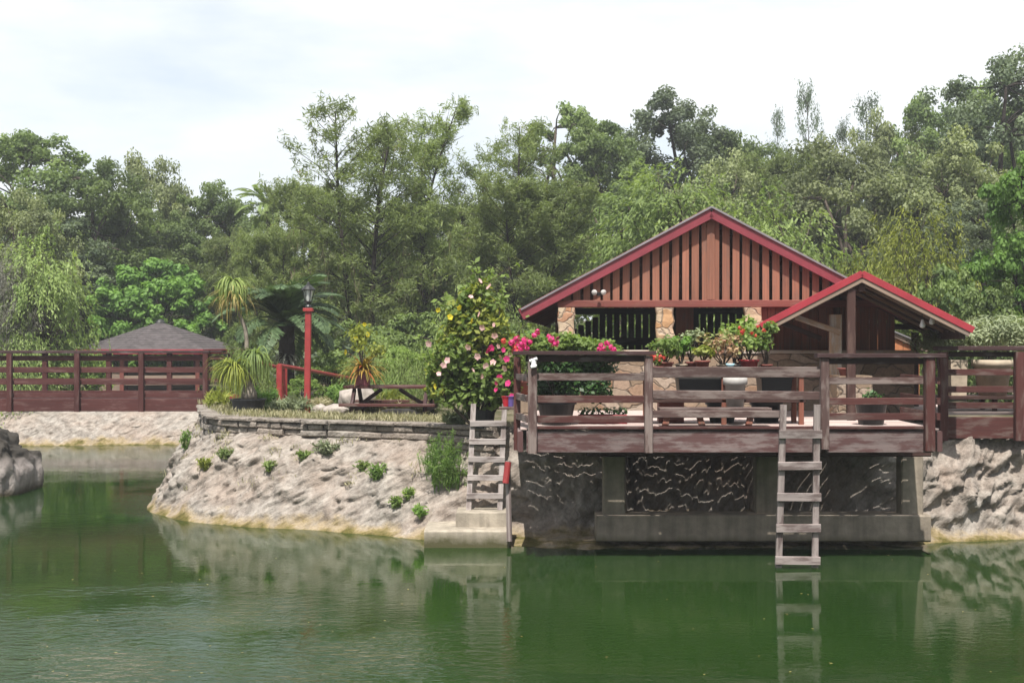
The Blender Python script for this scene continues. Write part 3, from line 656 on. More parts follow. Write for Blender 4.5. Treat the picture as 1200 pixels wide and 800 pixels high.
# shed behind the porch
sh = thing('board_shed', 'orange brown board lean-to standing behind the porch', 'shed')
ys = 22.2; x0, x1 = X(1000, ys), X(1082, ys); x = x0 + .07
while x < x1:
    pxx = x / ys * FOC + 600; top = Z(372 + (pxx - 1002) * .50, ys)
    m = MB(); m.bar((x, ys, 1.4), (x, ys, top), .022, .128, (1, 0, 0), .05); m.build('board', M['orange_wood'], sh); x += .134
m = MB(); m.bar((x0 - .05, ys - .02, Z(370, ys)), (x1 + .06, ys - .02, Z(370 + 41, ys)), .08, .06); m.build('roof_edge', M['pale_wood'], sh)
m = MB(); m.prism([(x0 - .1, ys - .1, Z(369, ys) + .035), (x1 + .1, ys - .1, Z(410, ys) + .035), (x1 + .1, ys - .1, Z(410, ys) + .06), (x0 - .1, ys - .1, Z(369, ys) + .06)], [(x0 - .1, ys + 2, Z(369, ys) + .035), (x1 + .1, ys + 2, Z(410, ys) + .035), (x1 + .1, ys + 2, Z(410, ys) + .06), (x0 - .1, ys + 2, Z(369, ys) + .06)], 0, 2); m.build('roof', M['metal_roof'], sh)
m = MB(); m.bar((X(1035, 21), 21, 1.4), (X(1035, 21), 21, Z(380, 21)), .13, .13, (1, 0, 0)); m.build('post', M['dark_wood'], sh)

# ------------------------------------------------------------------ footbridge, gazebo, stone wall, boulder on the left
YF = 27.6
fb = thing('footbridge', 'long red brown timber footbridge with railings over the channel', 'bridge')
xl, xr = X(-420, YF), X(246, YF)
def fbar(z, h, w, y, nm, mat='bridge_wood', xa=xl, xb=xr):
    m = MB(); m.bar((xa, y, z), (xb, y, z), w, h); return m.build(nm, M[mat], fb)
zt = Z(412.5, YF)
fbar(zt, .05, .16, YF - .02, 'rail_cap', 'rail_cap'); fbar(zt, .05, .16, YF + 1.5, 'rail_cap', 'rail_cap')
for py in (420, 434, 448, 463): fbar(Z(py, YF), .085, .035, YF, 'rail'); fbar(Z(py, YF), .085, .035, YF + 1.5, 'rail')
fbar(Z(474.5, YF), .25, .06, YF - .01, 'fascia'); fbar(Z(474.5, YF), .25, .06, YF + 1.5, 'fascia')
for i, px in enumerate((-360, -285, -210, -136, -62, 13, 92, 167, 242)):
    for k in (0, 1):
        yy = YF - .08 if k == 0 else YF + 1.56
        xx = X(px, YF) if k == 0 else X(px + 9, YF)
        m = MB(); m.bar((xx, yy, Z(482, YF)), (xx, yy, zt - .026), .105, .105, (1, 0, 0)); m.build('post', M['bridge_wood'], fb)
m = MB(); x = xl + .08
while x < xr + 1.2: m.bar((x, YF + .02, 1.44), (x, YF + 1.48, 1.44), .14, .035); x += .148
m.build('floor', M['bridge_wood'], fb)
YG = 45.0
gaz = thing('gazebo', 'open red gazebo with a low grey shingled pyramid roof beyond the footbridge', 'gazebo', (X(188, YG), YG, gz(X(187, YG), YG) - .05), math.radians(14))
g0 = gaz.location.z; ge = Z(409, YG) - g0; ga = Z(377, YG) - g0; R = 2.66
hexa = lambda r, z, rot=0: [(r * math.cos(math.pi / 3 * k + rot), r * math.sin(math.pi / 3 * k + rot), z) for k in range(6)]
m = MB(); a = hexa(R, ge)
for k in range(6):
    p0, p1 = Vector(a[k]), Vector(a[(k + 1) % 6]); ap = Vector((0, 0, ga))
    for i in range(15):                                  # shingle courses, each lapping the one below
        f0, f1 = i / 15, (i + 1) / 15
        q = [p0.lerp(ap, f0), p1.lerp(ap, f0), p1.lerp(ap, f1), p0.lerp(ap, f1)]
        lift = Vector((0, 0, .014)); m.poly([q[0] + lift, q[1] + lift, q[2], q[3]]); m.poly([q[0], q[1], q[1] + lift, q[0] + lift])
m.build('roof', plain('grey_shingle', (0.095, 0.083, 0.085), 0.85, 0.6, 5, 0.15, 0, 0.02), gaz)
m = MB(); a = hexa(R - .02, ge - .07); b = hexa(R - .02, ge - .002)
for k in range(6): m.bar(Vector(a[k]), Vector(a[(k + 1) % 6]), .06, .15)
m.build('eave_board', M['trim_red'], gaz)
m = MB(); m.lathe([(.16, -.03), (.10, .06), (0, .09)], (0, 0, ga), 10); m.build('finial', M['black_iron'], gaz)
for k in range(6):
    px_, py_, _ = hexa(R - .35, 0)[k]; m = MB(); m.bar((px_, py_, -.1), (px_, py_, ge - .1), .13, .13, (1, 0, 0)); m.build('post', M['beam_wood'], gaz)
h6 = hexa(R - .35, .42)
for k in (1, 2, 3):
    m = MB(); m.bar(Vector(h6[k]), Vector(h6[(k + 1) % 6]), .05, .75); m.build('half_wall', M['pale_wood'], gaz)
for k in (4, 5):
    m = MB(); m.bar(Vector(h6[k]) + Vector((0, 0, .1)), Vector(h6[(k + 1) % 6]) + Vector((0, 0, .1)), .05, .30); m.build('half_wall', M['pale_wood'], gaz)
m = MB(); m.lathe([(R - .1, -.1), (R - .1, .03), (0, .03)], n=6); m.build('floor', M['concrete'], gaz)

# stacked stone retaining wall along the terrace edge
sw = thing('stone_wall', 'low dry-stacked stone retaining wall capped with flat slabs', 'wall')
msk = (BP[:, 0] > -6.4) & (BP[:, 0] < -0.55) & (BP[:, 1] < 27.5)
inner = BP[msk] + nrm[msk] * np.interp(BP[msk][:, 0], [-6.3, -5.6, -4.5, -1.5, -.6], [.80, 1.05, 1.27, 1.20, .9])[:, None]
keep = [inner[0]]
for q in inner[1:]:
    if np.linalg.norm(q - keep[-1]) > .06 and (q[0] > keep[-1][0] - .02): keep.append(q)
path = np.array(keep); dd = np.concatenate([[0], np.cumsum(np.linalg.norm(np.diff(path, axis=0), axis=1))])
at = lambda s: np.array([np.interp(s, dd, path[:, 0]), np.interp(s, dd, path[:, 1])])
m = MB(); z = 1.02; course = 0
while z < 1.445:
    last = z > 1.36; hgt = .055 if last else random.uniform(.07, .11); s = random.uniform(-.3, 0)
    while s < dd[-1] - .1:
        ln = random.uniform(.3, .75) if last else random.uniform(.18, .5); s0, s1 = max(s, 0), min(s + ln - .012, dd[-1])
        if s1 - s0 > .05:
            a, b = at(s0), at(s1); o_ = random.uniform(-.035, .035) - (.05 if last else 0) + .012 * (course % 2)
            nn = np.array([-(b - a)[1], (b - a)[0]]); nn /= np.linalg.norm(nn) + 1e-9; a = a + nn * o_; b = b + nn * o_
            m.bar((a[0], a[1], z + hgt / 2), (b[0], b[1], z + hgt / 2 + random.uniform(-.008, .008)), .34, hgt - random.uniform(.001, .012), ch=.22)
        s += ln
    z += hgt; course += 1
m.build('stacked_stones', M['bank'], sw)
def rock(name, label, c, r, mat, seed, cat='rock', flat=1.0, group=None, n=3, rough=.18, boxy=1.0):
    import bmesh
    bm = bmesh.new(); bmesh.ops.create_icosphere(bm, subdivisions=n, radius=1.0)
    for v in bm.verts:
        q = v.co * 1.3 + Vector((seed * 3.1, seed, 0)); d = 1 + mnoise.fractal(q, 1.0, 2.0, 5) * rough * 1.6 + (mnoise.ridged_multi_fractal(q * 1.4, 1, 2, 3, 1, 2) - 1) * rough * .3
        v.co = Vector([math.copysign(abs(k_) ** boxy, k_) for k_ in v.co])
        v.co = Vector((v.co.x * r[0], v.co.y * r[1], v.co.z * r[2])) * d
    me = bpy.data.meshes.new(name); bm.to_mesh(me); bm.free(); me.polygons.foreach_set('use_smooth', [True] * len(me.polygons))
    o = link(name, me, None, mat); o.location = c; return tag(o, label, cat, group)
t = NT('boulder_stone'); p = t.pos(); sp = t.n('ShaderNodeSeparateXYZ'); t.l(p, sp.inputs['Vector']); nn = t.noise(p, 3, 6, .6)
ma = t.n('ShaderNodeMath', operation='MULTIPLY_ADD'); t.l(nn, ma.inputs[0]); ma.inputs[1].default_value = .5; t.l(sp.outputs['Z'], ma.inputs[2])
mr = t.n('ShaderNodeMapRange'); t.l(ma.outputs[0], mr.inputs['Value']); mr.inputs['From Min'].default_value = .74; mr.inputs['From Max'].default_value = .9
c = t.mix(mr.outputs['Result'], t.ramp(nn, [(.3, (.14, .12, .11)), (.7, (.36, .32, .30))]), (.045, .04, .034))
mw = t.n('ShaderNodeMapRange'); t.l(sp.outputs['Z'], mw.inputs['Value']); mw.inputs['From Min'].default_value = .16; mw.inputs['From Max'].default_value = .02
c = t.mix(mw.outputs['Result'], c, (.06, .05, .03)); t.principled(c, .9, t.bump(t.noise(p, 14, 6, .65), .8, .04), .15)
rock('boulder', 'big grey boulder with blackened top rising out of the water', (-9.62, 23.9, .10), (1.10, 1.2, 1.02), t.m, 4, 'boulder', n=6, rough=.15, boxy=.62)

# ------------------------------------------------------------------ lamp post, red handrail, picnic table
lp = thing('lamp_post', 'red lamp post carrying a black lantern on the terrace edge', 'lamp post', (X(360, 22.6), 22.6, 1.42))
m = MB(); m.bar((0, 0, 0), (.02, 0, Z(362, 22.6) - 1.42), .10, .10, (1, 0, 0)); m.box(-.06, .10, -.08, .08, Z(365, 22.6) - 1.42, Z(361, 22.6) - 1.42); m.build('post', M['pole_red'], lp)
z0 = Z(361, 22.6) - 1.42
m = MB(); m.lathe([(.05, 0), (.05, .03), (.03, .06), (.035, .09), (.06, .10), (.06, .115), (0, .116)], (.02, 0, z0), 12)
for k in range(6):
    a = math.pi / 3 * k; m.tube([(.02 + .055 * math.cos(a), .055 * math.sin(a), z0 + .11), (.02 + .10 * math.cos(a), .10 * math.sin(a), z0 + .30)], .008, 5)
m.lathe([(.115, .295), (.115, .31), (.07, .36), (.03, .385), (.022, .42), (.0, .44)], (.02, 0, z0), 12); lan = m.build('lantern', M['black_iron'], lp)
m = MB(); m.lathe([(.045, .117), (.088, .293), (0, .294)], (.02, 0, z0), 6); m.build('glass', M['lamp_glass'], lan)
hr = thing('handrail', 'red painted pipe handrail on two posts leading up the path', 'handrail')
m = MB(); m.bar(P(327.5, 486, 24.2), P(327.5, 427, 24.2), .10, .10, (1, 0, 0)); m.build('post', M['pole_red'], hr)
m = MB(); m.bar(P(333.5, 482, 25.6), P(333.5, 430, 25.6), .10, .10, (1, 0, 0)); m.build('post', M['pole_red'], hr)
m = MB(); m.tube([P(327, 428, 24.15), P(360, 433.5, 25.6), P(406, 442, 28.5), P(465, 451, 32)], .035, 8); m.build('rail', M['pole_red'], hr)
m = MB(); m.tube([P(333, 432, 25.6), P(305, 425, 23.8)], .03, 8); m.build('rail', M['pole_red'], hr)
m = MB(); m.bar(P(246, 464, 26.2), P(325, 465, 24.4), .04, .09); m.build('low_rail', M['pole_red'], hr)
YT = 21.6
pt = thing('picnic_table', 'dark red picnic table with attached bench on the stone terrace', 'picnic table', (X(455, YT), YT, 1.42), math.radians(-3))
def loc(px, py, dy=0): q = P(px, py, YT); return Vector((q.x - pt.location.x, dy, q.z - 1.42))
zt = loc(455, 453.5).z; zb = loc(455, 473).z; hwx = (505 - 402) / 2 / FOC * YT
for dy in (-.02, .16, .34, .52):
    m = MB(); m.bar((-hwx, dy, zt), (hwx, dy, zt), .165, .04); m.build('top_board', M['maroon_wood'], pt)
m = MB(); m.bar((-hwx + .0, -.42, zb), (hwx + .1, -.42, zb), .25, .04); m.build('bench', M['maroon_wood'], pt)
m = MB(); m.bar((-hwx, .95, zb), (hwx, .95, zb), .25, .04); m.build('bench', M['maroon_wood'], pt)
for sx in (-1, 1):
    xx = sx * (hwx - .12) + .03
    m = MB(); m.bar((xx, -.40, 0), (xx, .05, zt - .03), .09, .05, (1, 0, 0)); m.build('leg', M['rail_cap'], pt)
    m = MB(); m.bar((xx, .92, 0), (xx, .47, zt - .03), .09, .05, (1, 0, 0)); m.build('leg', M['rail_cap'], pt)
    m = MB(); m.bar((xx + .05, -.5, zb - .06), (xx + .05, 1.03, zb - .06), .04, .09); m.build('bench_support', M['rail_cap'], pt)
    m = MB(); m.bar((xx - sx * .02, .25, zb - .05), (sx * .14, .25, zt - .04), .04, .06); m.build('brace', M['rail_cap'], pt)
rock('white_rock', 'large pale jagged rock behind the picnic table', P(418, 470, 23.2), (.30, .25, .28), M['white_rock'], 2, 'rock', group='rocks on the terrace')
rock('white_rock', 'flat weathered rock just left of the picnic table leg', P(391, 481, 22.3), (.25, .18, .10), M['white_rock'], 5, 'rock', group='rocks on the terrace')
rock('white_rock', 'small tan rock near the foot of the lamp post', P(374, 480, 22.4), (.14, .12, .09), M['white_rock'], 7, 'rock', group='rocks on the terrace')
rock('white_rock', 'low pale rock under the picnic bench', P(468, 484, 22.2), (.30, .2, .08), M['white_rock'], 9, 'rock', group='rocks on the terrace')

# ------------------------------------------------------------------ trees
def limb(m, a, b, r0, r1, rng, bend=.12, n=5, seg=6):
    a, b = np.asarray(a, float), np.asarray(b, float); ln = np.linalg.norm(b - a); off = rng.normal(size=3) * ln * bend; off[2] = abs(off[2]) * .6
    pts = [a + (b - a) * f + off * math.sin(math.pi * f) for f in np.linspace(0, 1, n)]
    m.tube(pts, list(np.linspace(r0, r1, n)), seg); return pts

def broadleaf(seed, H=10, R=4.0, nclump=70, nleaf=260, leaf=(.20, .12), base=.22, cr=(.16, .27), up=.65, droop=None, low=0.0, fullness=.45):
    """oak-like: short trunk, spreading limbs, a crown of many uneven clumps"""
    rng = np.random.default_rng(seed); wd = MB(); lv = Leaves(seed)
    hub = np.array([rng.normal(0, .15), rng.normal(0, .15), H * (base + .08)])
    limb(wd, (0, 0, -.3), hub, .035 * H * .8, .024 * H * .8, rng, .03, 5, 8)
    mains = []
    for i in range(8):
        a = 2 * math.pi * (i + rng.uniform(-.3, .3)) / 8; f = rng.uniform(.35, .62)
        tip = np.array([math.cos(a) * R * f, math.sin(a) * R * f, H * rng.uniform(.45, .78)])
        mains.append(limb(wd, hub + np.array([0, 0, rng.uniform(-.4, .4)]), tip, .013 * H, .005 * H, rng, .12, 6, 5))
    mains.append(limb(wd, hub, (rng.normal(0, .3), rng.normal(0, .3), H * .88), .016 * H, .005 * H, rng, .06, 6, 5))
    cz = H * (base + (1 - base) * .5); rz = H * (1 - base) * .5
    for i in range(nclump):
        d = rng.normal(size=3); d[2] = d[2] * .9 + .2; d /= np.linalg.norm(d)
        f = rng.uniform(fullness, 1.0) ** .5 * (1 + .16 * math.sin(3 * math.atan2(d[1], d[0]) + seed) * (1 - abs(d[2])))
        c = np.array([d[0] * R * f, d[1] * R * f, cz + d[2] * rz * f]); r = R * rng.uniform(*cr); c[2] = min(c[2], H - r * .5)
        best = min((p for mm in mains for p in mm[1:]), key=lambda p: np.linalg.norm(p - c) + max(0, p[2] - c[2]) * 1.5)
        limb(wd, best, c - np.array([0, 0, r * .2]), .004 * H, .0012 * H, rng, .15, 4, 4)
        sub = 3; vv = rng.uniform(.15, .9)
        for _ in range(sub):                            # each clump is itself a few uneven sprays
            cc = c + rng.normal(size=3) * r * np.array([.55, .55, .35])
            lv.cloud(cc, (r * .62, r * .62, r * .46), nleaf // sub, leaf[0], leaf[1], up, 1.0, vv + rng.normal(0, .08), .40, droop)
    return wd.mesh('trunk', True), lv.mesh('crown'), H * 1.03, R

def feathery(seed, H=12, R=3.0, stems=3, nlimb=42, tuft=42, base=.12, leaf=(.24, .045), asc=.9, sparse_top=.6, shape='round', tr=.34, moss=False, lean=.5, drp=.25):
    """cypress / cedar: ascending fine limbs that carry small sprays of needles, sky between them"""
    rng = np.random.default_rng(seed); wd = MB(); lv = Leaves(seed)
    for s in range(stems):
        a = 2 * math.pi * s / max(stems, 1) + rng.uniform(-.4, .4); sp = 0 if stems == 1 else R * .42 * lean * 2
        top = np.array([math.cos(a) * sp, math.sin(a) * sp, H * (1 - .10 * (s > 0) * rng.uniform(.3, 1.2))])
        b0 = np.array([math.cos(a) * .25 * (stems > 1), math.sin(a) * .25 * (stems > 1), -.3])
        trunk = limb(wd, b0, top, .0125 * H, .0018 * H, rng, .03, 12, 7)
        n = nlimb // stems
        for i in range(n):
            t = base + (1 - base) * ((i + rng.uniform(0, 1)) / n) ** .85; k = t * 11; k0 = min(int(k), 10); p = trunk[k0] + (trunk[k0 + 1] - trunk[k0]) * (k - k0)
            if shape == 'round': ln = R * (.45 + .75 * math.sin(math.pi * min(1, .12 + t * .86)) ** .8) * rng.uniform(.45, 1.05) * (.75 if stems > 1 else 1)
            else: ln = R * (1.05 - t) ** .8 * rng.uniform(.6, 1.1) + .25
            b = rng.uniform(0, 2 * math.pi); e = p + np.array([math.cos(b) * ln, math.sin(b) * ln, ln * asc * rng.uniform(.4, 1.1) * (.35 + t)]); e[2] = min(e[2], H * 1.0 + rng.uniform(-.3, .1))
            pts = limb(wd, p, e, .0035 * H * (1.15 - t) + .006, .006, rng, .08, 5, 4)
            dens = 1.0 if t < .5 else 1.0 - (t - .5) * 2 * sparse_top
            nt_ = max(3, int(7 * dens * (ln / R + .4)))
            for j in range(nt_):
                f = rng.uniform(.35, 1.04); k = min(int(f * 4), 3); c = pts[k] + (pts[k + 1] - pts[k]) * (f * 4 - k) + rng.normal(size=3) * .16
                d = (e - p) / (np.linalg.norm(e - p) + 1e-6) + rng.normal(size=3) * .5 + np.array([0, 0, -drp])
                d /= np.linalg.norm(d); q = int(tuft * rng.uniform(.6, 1.3)); L_ = rng.uniform(.35, .8)
                along = rng.uniform(-.5, .5, (q, 1)) * L_; C = c + along * d + rng.normal(size=(q, 3)) * .11
                ax = np.tile(d, (q, 1)) * .6 + rng.normal(size=(q, 3)) * .55
                lv.add(C, rng.normal(size=(q, 3)) + np.array([0, 0, .8]), leaf[0], leaf[1], ax, np.clip(rng.uniform(.2, .8), 0, 1))
            if moss and t < .5:
                for j in range(3):
                    f = rng.uniform(.4, 1); k = min(int(f * 4), 3); c = pts[k] + (pts[k + 1] - pts[k]) * (f * 4 - k); q = 12
                    C = c + np.column_stack([rng.normal(0, .06, q), rng.normal(0, .06, q), -rng.uniform(0, .9, q)]); lv.add(C, rng.normal(size=(q, 3)) * [1, 1, .1], .35, .03, np.tile([0, 0, -1.0], (q, 1)), .97)
    return wd.mesh('trunk', True), lv.mesh('crown'), H * 1.07, R

def weeping(seed, H=8, R=3.5, nclump=60, nstr=12, leaf=(.20, .06), base=.1):
    """pale tree whose sprays hang from arching limbs"""
    rng = np.random.default_rng(seed); wd = MB(); lv = Leaves(seed)
    limb(wd, (0, 0, -.3), (0, 0, H * .5), .02 * H, .012 * H, rng, .03, 5, 7)
    for i in range(nclump):
        d = rng.normal(size=3); d /= np.linalg.norm(d); f = rng.uniform(.3, 1) ** .5
        c = np.array([d[0] * R * f, d[1] * R * f, H * (base + (1 - base) * (.5 + .5 * d[2] * f))])
        pts = limb(wd, (0, 0, H * rng.uniform(.25, .5)), c, .006 * H, .008, rng, .14, 5, 4); vv = rng.uniform(.2, .9)
        for j in range(nstr):
            s = c + rng.normal(size=3) * np.array([.45, .45, .22]); out = d * np.array([1, 1, 0]) * .35 + rng.normal(size=3) * .25; q = 16; ln = rng.uniform(.5, 1.15)
            tt = np.linspace(0, 1, q)[:, None]; C = s + out * tt + np.array([0, 0, -1]) * ln * tt ** 1.6 + rng.normal(size=(q, 3)) * .05
            lv.add(C, rng.normal(size=(q, 3)) * .7 + d + np.array([0, 0, .6]), leaf[0], leaf[1], np.tile([out[0], out[1], -.8], (q, 1)), vv)
    return wd.mesh('trunk', True), lv.mesh('crown'), H, R

PROTO = {}
def proto(key, gen, fol, bark, name, cat):
    tm, cm, H, R = gen; tm.materials.append(M[bark]); cm.materials.append(F_[fol]); PROTO.setdefault(key, []).append((tm, cm, H, R, name, cat))
for s in (1, 2, 3, 4): proto('oak', broadleaf(s, 10, 2.6, 70, 430, (.155, .10), .2, (.20, .36), .45), 'oak', 'bark', 'oak_tree', 'tree')
for s in (5, 6): proto('grey', broadleaf(s, 8.5, 2.9, 80, 440, (.145, .092), .10, (.18, .34), .45), 'oak_grey', 'bark', 'oak_tree', 'tree')
for s in (7, 8): proto('dark', broadleaf(s, 12, 2.9, 85, 430, (.155, .10), .15, (.18, .34), .45), 'oak_dark', 'dark_bark', 'oak_tree', 'tree')
proto('airy', broadleaf(9, 11, 2.5, 48, 300, (.17, .11), .3, (.16, .28), .6), 'oak', 'bark', 'oak_tree', 'tree')
proto('airy', broadleaf(29, 11, 2.5, 46, 300, (.17, .11), .3, (.16, .28), .6), 'oak_grey', 'bark', 'oak_tree', 'tree')
proto('bright', broadleaf(10, 5, 2.4, 80, 330, (.19, .125), .0, (.18, .30), .6), 'bright', 'dark_bark', 'maple_tree', 'tree')
proto('bright', broadleaf(11, 5.5, 1.6, 80, 260, (.13, .085), .05, (.2, .32), .6), 'bright', 'dark_bark', 'maple_tree', 'tree')
for s in (12, 13): proto('cypress', feathery(s, 11, 2.9, 3, 110, 50, .18, moss=True), 'cypress', 'dark_bark', 'cypress_tree', 'tree')
proto('cypress', feathery(14, 11, 2.7, 2, 95, 50, .2, moss=True), 'cypress', 'dark_bark', 'cypress_tree', 'tree')
for s in (15, 16): proto('dense', feathery(s, 8, 2.9, 2, 130, 60, .10, sparse_top=.1), 'cypress', 'dark_bark', 'cypress_tree', 'tree')
for s in (17, 18): proto('cedar', feathery(s, 9, 2.6, 1, 34, 34, .1, (.20, .05), .85, .25, 'cone', drp=.05), 'cedar', 'bark', 'cedar_tree', 'tree')
for s in (19, 20): proto('willow', weeping(s, 7.5, 2.1, 90, 11, (.21, .07)), 'willow', 'bark', 'willow_tree', 'tree')
for s in (21, 22): proto('yellow', weeping(s, 4, 1.3, 70, 9, (.16, .05), .0), 'yellow', 'bark', 'bamboo_clump', 'bamboo')
for s in (23, 24): proto('shrub', broadleaf(s, 2.4, 1.5, 46, 200, (.12, .07), .0, (.2, .3), .8), 'bush', 'dark_bark', 'shrub', 'shrub')
for s in (25, 26): proto('darkshrub', broadleaf(s, 3.0, 1.7, 50, 220, (.14, .09), .0, (.2, .3), .8), 'oak', 'dark_bark', 'shrub', 'shrub')
proto('paleshrub', weeping(27, 2.2, 1.4, 46, 9, (.13, .04), .0), 'willow', 'bark', 'shrub', 'shrub')
proto('bare', feathery(28, 4.2, 2.2, 4, 150, 40, .05, (.22, .02), .8, .1, drp=.5), 'moss', 'pale_twig', 'mossy_shrub', 'shrub')

